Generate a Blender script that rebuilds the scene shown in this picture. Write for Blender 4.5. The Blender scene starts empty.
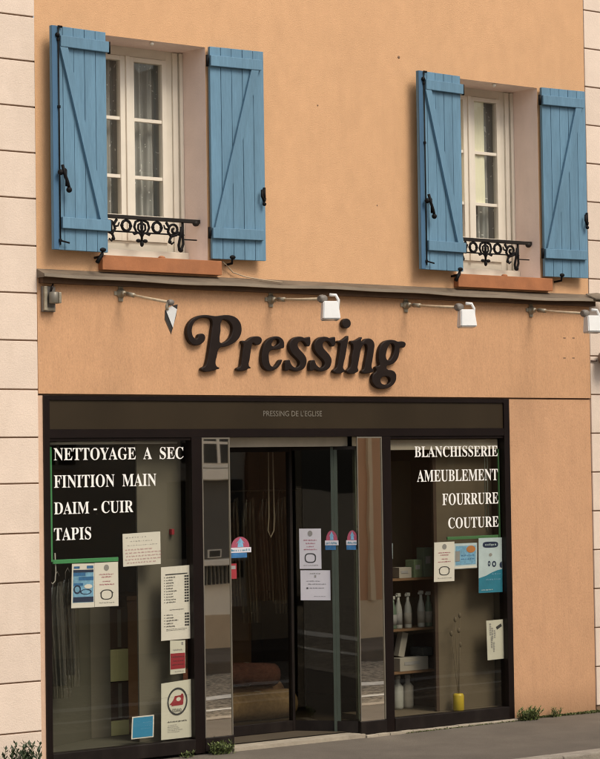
import bpy, bmesh, math, random
from mathutils import Vector, Matrix
random.seed(7)
R = math.radians
scene = bpy.context.scene
COL = scene.collection

# ------------------------------------------------------------------ materials
def new_mat(name):
    m = bpy.data.materials.new(name); m.use_nodes = True
    nt = m.node_tree
    return m, nt, nt.nodes, nt.links, nt.nodes['Principled BSDF']

def mat(name, col, rough=0.7, metal=0.0, var=0.12, scale=6.0, bump=0.0, bscale=60.0, stretch=(1, 1, 1),
        dirt=0.0, dirt_col=(0.1, 0.08, 0.06), spec=0.4, fine=0.0, fscale=180.0, island=0.0):
    """colour with large blotches, fine grain, optional streaky dirt and bump"""
    m, nt, N, L, P = new_mat(name)
    P.inputs['Roughness'].default_value = rough
    P.inputs['Metallic'].default_value = metal
    P.inputs['Specular IOR Level'].default_value = spec
    tc = N.new('ShaderNodeTexCoord')
    mp = N.new('ShaderNodeMapping'); mp.inputs['Scale'].default_value = stretch
    geo = N.new('ShaderNodeNewGeometry')
    L.new(geo.outputs['Position'], mp.inputs['Vector'])
    n1 = N.new('ShaderNodeTexNoise'); n1.inputs['Scale'].default_value = scale
    n1.inputs['Detail'].default_value = 6; n1.inputs['Roughness'].default_value = 0.6
    L.new(mp.outputs[0], n1.inputs['Vector'])
    r1 = N.new('ShaderNodeMapRange'); r1.inputs['From Min'].default_value = 0.3; r1.inputs['From Max'].default_value = 0.7
    r1.inputs['To Min'].default_value = 1 - var; r1.inputs['To Max'].default_value = 1 + var
    L.new(n1.outputs['Fac'], r1.inputs['Value'])
    last = r1.outputs[0]
    if fine:
        n2 = N.new('ShaderNodeTexNoise'); n2.inputs['Scale'].default_value = fscale; n2.inputs['Detail'].default_value = 3
        L.new(mp.outputs[0], n2.inputs['Vector'])
        r2 = N.new('ShaderNodeMapRange'); r2.inputs['From Min'].default_value = 0.3; r2.inputs['From Max'].default_value = 0.7
        r2.inputs['To Min'].default_value = 1 - fine; r2.inputs['To Max'].default_value = 1 + fine
        L.new(n2.outputs['Fac'], r2.inputs['Value'])
        mm = N.new('ShaderNodeMath'); mm.operation = 'MULTIPLY'
        L.new(last, mm.inputs[0]); L.new(r2.outputs[0], mm.inputs[1]); last = mm.outputs[0]
    if island:
        ri = N.new('ShaderNodeMapRange'); ri.inputs['To Min'].default_value = 1 - island; ri.inputs['To Max'].default_value = 1 + island
        oi = N.new('ShaderNodeObjectInfo'); ad = N.new('ShaderNodeMath'); ad.operation = 'ADD'; fr_ = N.new('ShaderNodeMath'); fr_.operation = 'FRACT'
        L.new(geo.outputs['Random Per Island'], ad.inputs[0]); L.new(oi.outputs['Random'], ad.inputs[1]); L.new(ad.outputs[0], fr_.inputs[0])
        L.new(fr_.outputs[0], ri.inputs['Value'])
        mi_ = N.new('ShaderNodeMath'); mi_.operation = 'MULTIPLY'; L.new(last, mi_.inputs[0]); L.new(ri.outputs[0], mi_.inputs[1]); last = mi_.outputs[0]
    vm = N.new('ShaderNodeVectorMath'); vm.operation = 'SCALE'
    vm.inputs[0].default_value = col
    L.new(last, vm.inputs['Scale'])
    out = vm.outputs[0]
    if dirt:
        mp2 = N.new('ShaderNodeMapping'); mp2.inputs['Scale'].default_value = (1, 1, 0.22)
        L.new(geo.outputs['Position'], mp2.inputs['Vector'])
        n3 = N.new('ShaderNodeTexNoise'); n3.inputs['Scale'].default_value = 3.4; n3.inputs['Detail'].default_value = 8
        n3.inputs['Roughness'].default_value = 0.65
        L.new(mp2.outputs[0], n3.inputs['Vector'])
        r3 = N.new('ShaderNodeMapRange'); r3.inputs['From Min'].default_value = 0.5; r3.inputs['From Max'].default_value = 0.8
        r3.inputs['To Min'].default_value = 0; r3.inputs['To Max'].default_value = dirt
        L.new(n3.outputs['Fac'], r3.inputs['Value'])
        mx = N.new('ShaderNodeMix'); mx.data_type = 'RGBA'
        L.new(r3.outputs[0], mx.inputs['Factor']); L.new(out, mx.inputs[6]); mx.inputs[7].default_value = (*dirt_col, 1)
        out = mx.outputs[2]
    L.new(out, P.inputs['Base Color'])
    if bump:
        n4 = N.new('ShaderNodeTexNoise'); n4.inputs['Scale'].default_value = bscale; n4.inputs['Detail'].default_value = 5
        L.new(mp.outputs[0], n4.inputs['Vector'])
        b = N.new('ShaderNodeBump'); b.inputs['Strength'].default_value = bump; b.inputs['Distance'].default_value = 0.01
        L.new(n4.outputs['Fac'], b.inputs['Height']); L.new(b.outputs[0], P.inputs['Normal'])
    return m

def glass(name, tint=(0.82, 0.83, 0.80), boost=1.5, ior=1.5, wob=0.0):
    m, nt, N, L, P = new_mat(name); N.remove(P)
    out = N['Material Output']
    tr = N.new('ShaderNodeBsdfTransparent'); tr.inputs['Color'].default_value = (*tint, 1)
    gl = N.new('ShaderNodeBsdfGlossy'); gl.inputs['Roughness'].default_value = 0.012
    gl.inputs['Color'].default_value = (0.95, 0.93, 0.88, 1)
    g0 = N.new('ShaderNodeNewGeometry')          # Schlick reflectance, the same from both sides of the sheet
    dt = N.new('ShaderNodeVectorMath'); dt.operation = 'DOT_PRODUCT'
    L.new(g0.outputs['Incoming'], dt.inputs[0]); L.new(g0.outputs['Normal'], dt.inputs[1])
    def mth(op, a_, b_=None):
        q = N.new('ShaderNodeMath'); q.operation = op
        for k, v in enumerate((a_, b_)):
            if v is None: continue
            if isinstance(v, (int, float)): q.inputs[k].default_value = v
            else: L.new(v, q.inputs[k])
        return q.outputs[0]
    c = mth('ABSOLUTE', dt.outputs['Value'])
    f = mth('ADD', mth('MULTIPLY', mth('POWER', mth('SUBTRACT', 1.0, c), 5.0), 0.93), 0.05)
    mu = N.new('ShaderNodeMath'); mu.operation = 'MULTIPLY'; mu.inputs[1].default_value = boost; mu.use_clamp = True
    L.new(f, mu.inputs[0])
    if wob:
        n = N.new('ShaderNodeTexNoise'); n.inputs['Scale'].default_value = 1.6; n.inputs['Detail'].default_value = 1
        geo = N.new('ShaderNodeNewGeometry'); L.new(geo.outputs['Position'], n.inputs['Vector'])
        b = N.new('ShaderNodeBump'); b.inputs['Strength'].default_value = wob; b.inputs['Distance'].default_value = 0.02
        L.new(n.outputs['Fac'], b.inputs['Height']); L.new(b.outputs[0], gl.inputs['Normal'])
    mx = N.new('ShaderNodeMixShader')
    L.new(mu.outputs[0], mx.inputs[0]); L.new(tr.outputs[0], mx.inputs[1]); L.new(gl.outputs[0], mx.inputs[2])
    L.new(mx.outputs[0], out.inputs['Surface'])
    return m

def mirror_mat(name):
    m, nt, N, L, P = new_mat(name)
    P.inputs['Base Color'].default_value = (0.93, 0.87, 0.76, 1); P.inputs['Metallic'].default_value = 1
    P.inputs['Roughness'].default_value = 0.015
    n = N.new('ShaderNodeTexNoise'); n.inputs['Scale'].default_value = 2.2; n.inputs['Detail'].default_value = 1
    geo = N.new('ShaderNodeNewGeometry'); L.new(geo.outputs['Position'], n.inputs['Vector'])
    b = N.new('ShaderNodeBump'); b.inputs['Strength'].default_value = 0.035; b.inputs['Distance'].default_value = 0.02
    L.new(n.outputs['Fac'], b.inputs['Height']); L.new(b.outputs[0], P.inputs['Normal'])
    return m

def lace_mat(name):
    m, nt, N, L, P = new_mat(name)
    P.inputs['Roughness'].default_value = 0.9
    tc = N.new('ShaderNodeNewGeometry')
    vo = N.new('ShaderNodeTexVoronoi'); vo.inputs['Scale'].default_value = 17
    wn = N.new('ShaderNodeTexNoise'); wn.inputs['Scale'].default_value = 5
    L.new(tc.outputs['Position'], wn.inputs['Vector'])
    va = N.new('ShaderNodeVectorMath'); va.operation = 'MULTIPLY_ADD'; va.inputs[1].default_value = (0.35, 0.35, 0.35)
    L.new(wn.outputs['Color'], va.inputs[0]); L.new(tc.outputs['Position'], va.inputs[2])
    L.new(va.outputs[0], vo.inputs['Vector'])
    lt = N.new('ShaderNodeMath'); lt.operation = 'LESS_THAN'; lt.inputs[1].default_value = 0.16
    L.new(vo.outputs['Distance'], lt.inputs[0])
    mx = N.new('ShaderNodeMix'); mx.data_type = 'RGBA'
    mx.inputs[6].default_value = (0.68, 0.67, 0.63, 1); mx.inputs[7].default_value = (0.85, 0.84, 0.8, 1)
    L.new(lt.outputs[0], mx.inputs['Factor']); L.new(mx.outputs[2], P.inputs['Base Color'])
    ma = N.new('ShaderNodeMapRange'); ma.inputs['To Min'].default_value = 0.58; ma.inputs['To Max'].default_value = 1.0
    L.new(lt.outputs[0], ma.inputs['Value']); L.new(ma.outputs[0], P.inputs['Alpha'])
    return m

def led_mat(name, col, em):
    m, nt, N, L, P = new_mat(name)
    P.inputs['Base Color'].default_value = (*col, 1); P.inputs['Roughness'].default_value = 0.4
    P.inputs['Emission Color'].default_value = (*col, 1); P.inputs['Emission Strength'].default_value = em
    return m

def facade_render(name, col, bump, ribs=False):
    """rendered wall: grain, faint blotches, soiling that runs down; ribs = scraped vertical texture"""
    m, nt, N, L, P = new_mat(name)
    P.inputs['Roughness'].default_value = 0.9; P.inputs['Specular IOR Level'].default_value = 0.2
    geo = N.new('ShaderNodeNewGeometry')
    def noise(scale, detail, st, rough=0.6):
        mp = N.new('ShaderNodeMapping'); mp.inputs['Scale'].default_value = st
        L.new(geo.outputs['Position'], mp.inputs['Vector'])
        n = N.new('ShaderNodeTexNoise'); n.inputs['Scale'].default_value = scale; n.inputs['Detail'].default_value = detail
        n.inputs['Roughness'].default_value = rough
        L.new(mp.outputs[0], n.inputs['Vector']); return n.outputs['Fac']
    def rng(src, a, b, c, d):
        r = N.new('ShaderNodeMapRange')
        for k, v in zip(('From Min', 'From Max', 'To Min', 'To Max'), (a, b, c, d)): r.inputs[k].default_value = v
        L.new(src, r.inputs['Value']); return r.outputs[0]
    def mul(a, b):
        q = N.new('ShaderNodeMath'); q.operation = 'MULTIPLY'; L.new(a, q.inputs[0]); L.new(b, q.inputs[1]); return q.outputs[0]
    f = rng(noise(1.3, 7, (1, 1, 0.7)), 0.3, 0.7, 0.965, 1.03)
    f = mul(f, rng(noise(9, 5, (1, 1, 0.6)), 0.3, 0.7, 0.955, 1.045))
    grain = noise(170, 4, (1, 1, 0.45) if ribs else (1, 1, 1))
    f = mul(f, rng(grain, 0.3, 0.7, 0.9, 1.08) if ribs else rng(grain, 0.3, 0.7, 0.93, 1.06))
    if ribs:
        streak = noise(22, 7, (1, 1, 0.16), 0.75)
        f = mul(f, rng(streak, 0.32, 0.7, 0.975, 1.02) if ribs == 'soft' else rng(streak, 0.32, 0.7, 0.96, 1.03))
        pits = noise(62, 6, (1, 1, 0.75 if ribs == 'soft' else 0.5), 0.75)
        f = mul(f, rng(pits, 0.28, 0.46, 0.84, 1.0))
    vm = N.new('ShaderNodeVectorMath'); vm.operation = 'SCALE'; vm.inputs[0].default_value = col
    if ribs == 'soft':
        sx = N.new('ShaderNodeSeparateXYZ'); L.new(geo.outputs['Position'], sx.inputs[0])
        wob = N.new('ShaderNodeMath'); wob.operation = 'MULTIPLY_ADD'; wob.inputs[1].default_value = -0.28
        L.new(noise(9, 6, (1, 1, 0.6)), wob.inputs[0]); L.new(sx.outputs['Z'], wob.inputs[2])
        f = mul(f, rng(wob.outputs[0], -0.17, 0.10, 0.66, 1.0))
    L.new(f, vm.inputs['Scale'])
    # soiling
    dirt = rng(noise(5, 8, (1, 1, 0.12), 0.7), 0.55, 0.85, 0, 0.28 if ribs else 0.16)
    mx = N.new('ShaderNodeMix'); mx.data_type = 'RGBA'
    L.new(dirt, mx.inputs['Factor']); L.new(vm.outputs[0], mx.inputs[6])
    mx.inputs[7].default_value = (col[0] * 0.5, col[1] * 0.48, col[2] * 0.5, 1)
    L.new(mx.outputs[2], P.inputs['Base Color'])
    b = N.new('ShaderNodeBump'); b.inputs['Strength'].default_value = bump; b.inputs['Distance'].default_value = 0.008
    if ribs:
        ad = N.new('ShaderNodeMath'); ad.operation = 'ADD'; L.new(pits, ad.inputs[0]); L.new(streak, ad.inputs[1])
        L.new(ad.outputs[0], b.inputs['Height'])
    else:
        L.new(noise(120, 4, (1, 1, 1)), b.inputs['Height'])
    L.new(b.outputs[0], P.inputs['Normal'])
    return m

M = {}
M['wall'] = facade_render('upper_render', (0.630, 0.373, 0.205), 0.4)
M['fascia'] = facade_render('scraped_render', (0.59, 0.337, 0.187), 0.6, True)
M['pier'] = facade_render('pier_render', (0.595, 0.342, 0.195), 0.6, 'soft')
M['strip'] = mat('strip_render', (0.62, 0.42, 0.30), 0.9, var=0.08, bump=0.2)
M['reveal'] = mat('reveal_paint', (0.80, 0.65, 0.575), 0.85, var=0.06, scale=3, bump=0.15, dirt=0.2, dirt_col=(0.3, 0.22, 0.17))
M['quoin'] = mat('quoin_stone', (0.72, 0.590, 0.490), 0.9, var=0.05, scale=4, bump=0.25, bscale=110, dirt=0.3, dirt_col=(0.46, 0.36, 0.27), fine=0.06, island=0.045)
M['joint'] = mat('quoin_joint', (0.22, 0.14, 0.09), 0.95, var=0.15)
M['zinc'] = mat('weathered_zinc', (0.145, 0.112, 0.080), 0.65, var=0.4, scale=9, stretch=(0.4, 1, 1), bump=0.15, bscale=20, dirt=0.6, dirt_col=(0.12, 0.09, 0.065))
M['zinc_lip'] = mat('zinc_lip', (0.21, 0.168, 0.122), 0.55, var=0.25, scale=6, stretch=(0.4, 1, 1))
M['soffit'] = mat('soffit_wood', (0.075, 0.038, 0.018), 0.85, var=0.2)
M['terra'] = mat('terracotta_sill', (0.36, 0.138, 0.055), 0.7, var=0.16, scale=7, bump=0.12, dirt=0.35, dirt_col=(0.22, 0.1, 0.05), fine=0.06)
M['blue'] = mat('blue_shutter_paint', (0.128, 0.242, 0.342), 0.6, var=0.10, scale=14, stretch=(1, 1, 0.12), bump=0.2, bscale=45, dirt=0.45, dirt_col=(0.085, 0.145, 0.185), fine=0.07, fscale=90, island=0.06, spec=0.25)
M['blue_dark'] = mat('blue_edge_paint', (0.075, 0.145, 0.225), 0.6, var=0.08)
M['blue_lath'] = mat('blue_lath_paint', (0.062, 0.138, 0.235), 0.6, var=0.12, stretch=(1, 1, 0.15), dirt=0.3, dirt_col=(0.05, 0.09, 0.13), spec=0.25)
M['groove'] = mat('board_groove', (0.045, 0.095, 0.14), 0.8, var=0.1)
M['iron'] = mat('black_iron', (0.005, 0.0045, 0.005), 0.6, var=0.2, spec=0.15)
M['rail_top'] = mat('worn_rail', (0.018, 0.015, 0.013), 0.55, var=0.3, spec=0.2)
M['white'] = mat('cream_window_paint', (0.72, 0.66, 0.56), 0.5, var=0.04, scale=8, dirt=0.15, dirt_col=(0.45, 0.4, 0.32))
M['frame'] = mat('dark_bronze_frame', (0.0085, 0.0048, 0.0042), 0.4, var=0.2, scale=5, spec=0.22)
M['frame_red'] = mat('frame_reveal', (0.035, 0.013, 0.010), 0.5, var=0.2)
M['band'] = mat('sign_band_panel', (0.031, 0.0215, 0.0115), 0.42, var=0.10, scale=2.5, spec=0.25)
M['plinth'] = mat('plinth_metal', (0.012, 0.0085, 0.0075), 0.45, var=0.25, scale=12, dirt=0.4, dirt_col=(0.05, 0.042, 0.034), spec=0.22)
M['alu'] = mat('dull_aluminium', (0.44, 0.39, 0.31), 0.5, metal=0.1, var=0.1)
M['alu_dark'] = mat('greenish_edge', (0.06, 0.075, 0.06), 0.35, var=0.1)
M['trim'] = mat('mirror_trim', (0.20, 0.18, 0.145), 0.4, metal=0.3, var=0.1)
M['mirror'] = mirror_mat('mirror_glass')
M['glass'] = glass('display_glass', (0.86, 0.86, 0.82), 0.85, wob=0.05)
M['glass_door'] = glass('door_glass', (0.70, 0.65, 0.54), 1.35, wob=0.06)
M['glass_side'] = glass('side_panel_glass', (0.42, 0.40, 0.35), 0.95, wob=0.06)
M['pane'] = glass('window_pane', (0.85, 0.86, 0.84), 1.0, wob=0.15)
M['tile'] = mat('threshold_stone', (0.36, 0.31, 0.24), 0.8, var=0.18, scale=6, bump=0.2, dirt=0.5, dirt_col=(0.16, 0.13, 0.10), fine=0.08)
M['letter'] = mat('brown_letter_paint', (0.0145, 0.0085, 0.0065), 0.45, var=0.2, scale=14, spec=0.25, bump=0.05)
M['lettering'] = mat('white_vinyl', (0.86, 0.84, 0.80), 0.5, var=0.02)
M['faded'] = mat('faded_lettering', (0.17, 0.15, 0.12), 0.6, var=0.2)
M['paper'] = mat('paper', (0.78, 0.74, 0.67), 0.8, var=0.03)
M['paper2'] = mat('paper_lilac', (0.66, 0.64, 0.70), 0.8, var=0.03)
M['paper3'] = mat('paper_cream', (0.66, 0.64, 0.54), 0.8, var=0.05)
M['ink'] = mat('print_ink', (0.05, 0.05, 0.05), 0.8, var=0.1)
M['ink_grey'] = mat('grey_ink', (0.30, 0.29, 0.28), 0.8, var=0.1)
M['ink_red'] = mat('red_ink', (0.32, 0.03, 0.04), 0.7, var=0.1)
M['ink_rose'] = mat('rose_ink', (0.40, 0.085, 0.14), 0.7, var=0.1)
M['ink_blue'] = mat('blue_ink', (0.04, 0.16, 0.36), 0.7, var=0.25, scale=30)
M['ink_navy'] = mat('navy_ink', (0.02, 0.035, 0.08), 0.7, var=0.1)
M['ink_sky'] = mat('sky_ink', (0.20, 0.42, 0.62), 0.7, var=0.25, scale=40)
M['cyan'] = mat('cyan_card', (0.035, 0.25, 0.45), 0.6, var=0.05)
M['teal'] = mat('teal_print', (0.03, 0.22, 0.33), 0.6, var=0.12, scale=12)
M['pale'] = mat('pale_blue_print', (0.55, 0.66, 0.70), 0.7, var=0.08, scale=10)
M['orange'] = mat('orange_print', (0.5, 0.2, 0.06), 0.7)
M['led'] = led_mat('green_led_tube', (0.06, 0.27, 0.10), 0.06)
M['led_dim'] = led_mat('dim_green_tube', (0.07, 0.19, 0.075), 0.02)
M['galv'] = mat('galvanised', (0.32, 0.28, 0.21), 0.5, metal=0.4, var=0.25, scale=30)
M['arm'] = mat('cream_arm', (0.55, 0.44, 0.30), 0.5, var=0.2, scale=20)
M['knuckle'] = mat('grey_knuckle', (0.17, 0.15, 0.13), 0.5, var=0.2, scale=30)
M['lamp_white'] = mat('lamp_white', (0.72, 0.72, 0.71), 0.35, var=0.06, scale=14, dirt=0.2, dirt_col=(0.5, 0.47, 0.42))
M['lamp_dark'] = mat('lamp_back', (0.03, 0.026, 0.024), 0.5)
M['lens'] = mat('lamp_lens', (0.55, 0.60, 0.62), 0.12, var=0.05, spec=0.8)
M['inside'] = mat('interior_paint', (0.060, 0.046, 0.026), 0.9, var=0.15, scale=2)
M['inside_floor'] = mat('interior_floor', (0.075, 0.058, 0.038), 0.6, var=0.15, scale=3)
M['grey_panel'] = mat('display_panel', (0.135, 0.121, 0.090), 0.85, var=0.06, scale=3)
M['olive_panel'] = mat('olive_panel', (0.085, 0.080, 0.058), 0.8, var=0.06, scale=3)
M['tan_panel'] = mat('tan_panel', (0.125, 0.098, 0.063), 0.85, var=0.06, scale=3)
M['lime'] = mat('lime_box', (0.60, 0.56, 0.26), 0.8, var=0.05)
M['brown'] = mat('brown_box', (0.055, 0.032, 0.02), 0.8, var=0.1)
M['shelf'] = mat('shelf_wood', (0.18, 0.10, 0.05), 0.6, var=0.15, stretch=(0.3, 1, 1))
M['bottle'] = mat('bottle_plastic', (0.42, 0.42, 0.38), 0.35, var=0.05)
M['bottle_green'] = mat('bottle_green', (0.12, 0.17, 0.12), 0.35, var=0.05)
M['carton'] = mat('carton', (0.35, 0.32, 0.27), 0.8, var=0.08)
M['carton_green'] = mat('carton_green', (0.16, 0.22, 0.12), 0.8, var=0.15, scale=30)
M['yellow'] = mat('yellow_vase', (0.52, 0.38, 0.03), 0.35, var=0.05)
M['cloth'] = mat('dark_garment', (0.06, 0.06, 0.056), 0.8, var=0.25, scale=12)
M['plastic'] = glass('garment_film', (0.72, 0.73, 0.70), 2.2, wob=0.6)
M['rug1'] = mat('brown_rug', (0.22, 0.125, 0.065), 0.95, var=0.3, scale=14)
M['rug2'] = mat('ochre_rug', (0.33, 0.23, 0.12), 0.95, var=0.2, scale=30)
M['rug3'] = mat('maroon_rug', (0.15, 0.06, 0.04), 0.95, var=0.3, scale=20)
M['lace'] = lace_mat('lace')
M['reflection_cream'] = mat('painted_reflection', (0.95, 0.91, 0.70), 0.9, var=0.03)  # bright reflected light put into the colour of a sheet
M['cord'] = mat('blind_chain', (0.42, 0.40, 0.36), 0.6)
M['cable'] = mat('grey_cable', (0.42, 0.32, 0.22), 0.7)
M['pave'] = mat('pavement_asphalt', (0.130, 0.109, 0.087), 0.9, var=0.16, scale=2.2, bump=0.45, bscale=170, fine=0.16, fscale=240, dirt=0.25, dirt_col=(0.08, 0.065, 0.05))
M['road'] = mat('road_asphalt', (0.25, 0.215, 0.165), 0.9, var=0.15, scale=1.6, bump=0.6, bscale=40, fine=0.9, fscale=26)
M['kerb'] = mat('kerb_granite', (0.32, 0.28, 0.23), 0.85, var=0.18, scale=9, bump=0.4, bscale=90, fine=0.2, fscale=150)
M['line'] = mat('road_paint', (0.78, 0.75, 0.68), 0.8, var=0.2, scale=12, dirt=0.5, dirt_col=(0.2, 0.18, 0.15))
M['stem'] = mat('weed_stem', (0.06, 0.075, 0.03), 0.8)
M['leaf'] = mat('weed_leaf', (0.115, 0.150, 0.040), 0.6, var=0.35, scale=25)
M['leaf_dark'] = mat('shrub_leaf', (0.036, 0.058, 0.026), 0.55, var=0.4, scale=25)
M['moss'] = mat('moss', (0.10, 0.115, 0.04), 0.95, var=0.3, scale=30)
M['far_cream'] = mat('far_cream_render', (0.86, 0.79, 0.66), 0.9, var=0.06, scale=2)
M['far_beige'] = mat('far_beige_base', (0.56, 0.44, 0.30), 0.9, var=0.08, scale=2)
M['far_grey'] = mat('far_grey_panel', (0.10, 0.095, 0.085), 0.8, var=0.1, scale=2)
M['far_brown'] = mat('far_brown_render', (0.46, 0.27, 0.16), 0.9, var=0.12, scale=1.2, stretch=(1, 1, 0.3))
M['far_white'] = mat('far_white_paint', (0.75, 0.71, 0.63), 0.7, var=0.04)
M['far_roof'] = mat('far_roof_tile', (0.20, 0.10, 0.06), 0.9, var=0.2, scale=6)
M['far_dark'] = mat('far_dark_glass', (0.035, 0.033, 0.030), 0.2, var=0.1)
M['outlet'] = mat('outlet_paint', (0.20, 0.145, 0.12), 0.5, var=0.2)

# ------------------------------------------------------------------ mesh helpers
class MB:
    def __init__(s): s.bm = bmesh.new(); s.mi = 0
    def _fin(s, faces):
        for f in faces: f.material_index = s.mi
    def box(s, x0, x1, y0, y1, z0, z1, bev=0.0, mtx=None):
        r = bmesh.ops.create_cube(s.bm, size=1)
        vs = r['verts']
        for v in vs:
            v.co = Vector(((x0 + x1) / 2 + v.co.x * (x1 - x0), (y0 + y1) / 2 + v.co.y * (y1 - y0), (z0 + z1) / 2 + v.co.z * (z1 - z0)))
        fs = set(f for v in vs for f in v.link_faces)
        if bev:
            es = set(e for v in vs for e in v.link_edges)
            q = bmesh.ops.bevel(s.bm, geom=list(es), offset=bev, segments=2, affect='EDGES', profile=0.6)
            fs = set(q['faces']) | set(f for f in fs if f.is_valid)
            vs = list(set(v for f in fs for v in f.verts))
        if mtx is not None:
            for v in vs: v.co = mtx @ v.co
        s._fin(fs); return s
    def quad(s, *p):
        f = s.bm.faces.new([s.bm.verts.new(Vector(q)) for q in p]); s._fin([f]); return s
    def poly(s, pts): return s.quad(*pts)
    def prism(s, pts, d):
        """pts: closed 3-D loop, d: extrusion vector"""
        d = Vector(d); n = len(pts)
        a = [s.bm.verts.new(Vector(p)) for p in pts]; b = [s.bm.verts.new(Vector(p) + d) for p in pts]
        fs = [s.bm.faces.new(a), s.bm.faces.new(b[::-1])]
        for i in range(n): fs.append(s.bm.faces.new((a[i], b[i], b[(i + 1) % n], a[(i + 1) % n])))
        s._fin(fs); return s
    def tube(s, pts, r, n=8, closed=False, r1=None):
        pts = [Vector(p) for p in pts]; m = len(pts); rings = []
        up0 = None
        for i, p in enumerate(pts):
            if closed: t = pts[(i + 1) % m] - pts[i - 1]
            else: t = pts[min(i + 1, m - 1)] - pts[max(i - 1, 0)]
            t.normalize()
            if up0 is None:
                up0 = Vector((0, 1, 0)) if abs(t.y) < 0.9 else Vector((1, 0, 0))
            u = (up0 - t * up0.dot(t)).normalized(); up0 = u; w = t.cross(u)
            rr = r if r1 is None else r + (r1 - r) * i / max(1, m - 1)
            rings.append([s.bm.verts.new(p + (u * math.cos(2 * math.pi * k / n) + w * math.sin(2 * math.pi * k / n)) * rr) for k in range(n)])
        fs = []
        for i in range(m if closed else m - 1):
            a, b = rings[i], rings[(i + 1) % m]
            for k in range(n): fs.append(s.bm.faces.new((a[k], a[(k + 1) % n], b[(k + 1) % n], b[k])))
        if not closed: fs += [s.bm.faces.new(rings[0][::-1]), s.bm.faces.new(rings[-1])]
        for f in fs: f.smooth = True
        s._fin(fs); return s
    def lathe(s, prof, c, n=16, axis='z'):
        c = Vector(c); rings = []
        for r, h in prof:
            ring = []
            for k in range(n):
                a = 2 * math.pi * k / n; x, y = r * math.cos(a), r * math.sin(a)
                p = {'z': (x, y, h), 'y': (x, h, y), 'x': (h, x, y)}[axis]
                ring.append(s.bm.verts.new(c + Vector(p)))
            rings.append(ring)
        fs = []
        for a, b in zip(rings, rings[1:]):
            for k in range(n): fs.append(s.bm.faces.new((a[k], a[(k + 1) % n], b[(k + 1) % n], b[k])))
        fs += [s.bm.faces.new(rings[0][::-1]), s.bm.faces.new(rings[-1])]
        for f in fs[:-2]: f.smooth = True
        s._fin(fs); return s
    def ball(s, c, r, sc=(1, 1, 1), n=12):
        q = bmesh.ops.create_uvsphere(s.bm, u_segments=n, v_segments=max(6, n // 2), radius=r)
        for v in q['verts']: v.co = Vector(c) + Vector((v.co.x * sc[0], v.co.y * sc[1], v.co.z * sc[2]))
        fs = set(f for v in q['verts'] for f in v.link_faces)
        for f in fs: f.smooth = True
        s._fin(fs); return s
    def build(s, name, m, parent=None):
        me = bpy.data.meshes.new(name)
        bmesh.ops.recalc_face_normals(s.bm, faces=s.bm.faces[:])
        s.bm.to_mesh(me); s.bm.free()
        for q in (m if isinstance(m, (list, tuple)) else [m]): me.materials.append(q)
        o = bpy.data.objects.new(name, me); COL.objects.link(o)
        if parent is not None:
            o.parent = parent
            o.matrix_parent_inverse = Matrix.Identity(4)
            # meshes are written in world metres; move them under their parent's origin
            off = world_loc(parent)
            for v in me.vertices: v.co -= off
        return o

def world_loc(o):
    p = Vector((0, 0, 0))
    while o is not None: p += o.location; o = o.parent
    return p

def empty(name, loc, label=None, cat=None, group=None):
    o = bpy.data.objects.new(name, None); COL.objects.link(o); o.location = loc
    o.empty_display_size = 0.1
    if label: tag(o, label, cat, group)
    return o
def tag(o, label, cat=None, group=None):
    o['label'] = label
    if cat: o['category'] = cat
    if group: o['group'] = group
    return o
def structure(o): o['kind'] = 'structure'; return o
def recentre(o):
    """give a free-standing mesh an origin at its base"""
    vs = o.data.vertices
    c = Vector((sum(v.co.x for v in vs) / len(vs), sum(v.co.y for v in vs) / len(vs), min(v.co.z for v in vs)))
    for v in vs: v.co -= c
    o.location = c
    return o
def copy_tree(o, parent, dx):
    c = o.copy(); COL.objects.link(c); c.parent = parent; c.location.x += dx
    for ch in [k for k in bpy.data.objects if k.parent == o]: 
        copy_tree(ch, c, 0)
    return c

def bold(s):
    return ''.join(chr(0x1D400 + ord(c) - 65) if 'A' <= c <= 'Z' else c for c in s)
def text_into(mb, body, x0, x1, z0, z1, y, serif=True, res=3, spaces=None):
    """add lettering, fitted into the box x0..x1, z0..z1 on the plane y (reading left to right seen from -y)"""
    cu = bpy.data.curves.new('tmp', 'FONT'); cu.body = bold(body) if serif else body
    cu.resolution_u = res
    if spaces: cu.space_word = spaces
    o = bpy.data.objects.new('tmp', cu); COL.objects.link(o)
    bpy.context.view_layer.update()
    me = bpy.data.meshes.new_from_object(o.evaluated_get(bpy.context.evaluated_depsgraph_get()))
    bpy.data.objects.remove(o); 
    xs = [v.co.x for v in me.vertices]; ys = [v.co.y for v in me.vertices]
    ax, bx, ay, by = min(xs), max(xs), min(ys), max(ys)
    vs = [mb.bm.verts.new((x0 + (v.co.x - ax) / (bx - ax) * (x1 - x0), y, z0 + (v.co.y - ay) / (by - ay) * (z1 - z0))) for v in me.vertices]
    for p in me.polygons:
        try:
            f = mb.bm.faces.new([vs[i] for i in p.vertices]); f.material_index = mb.mi
        except ValueError: pass
    bpy.data.meshes.remove(me)
    return mb
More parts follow.
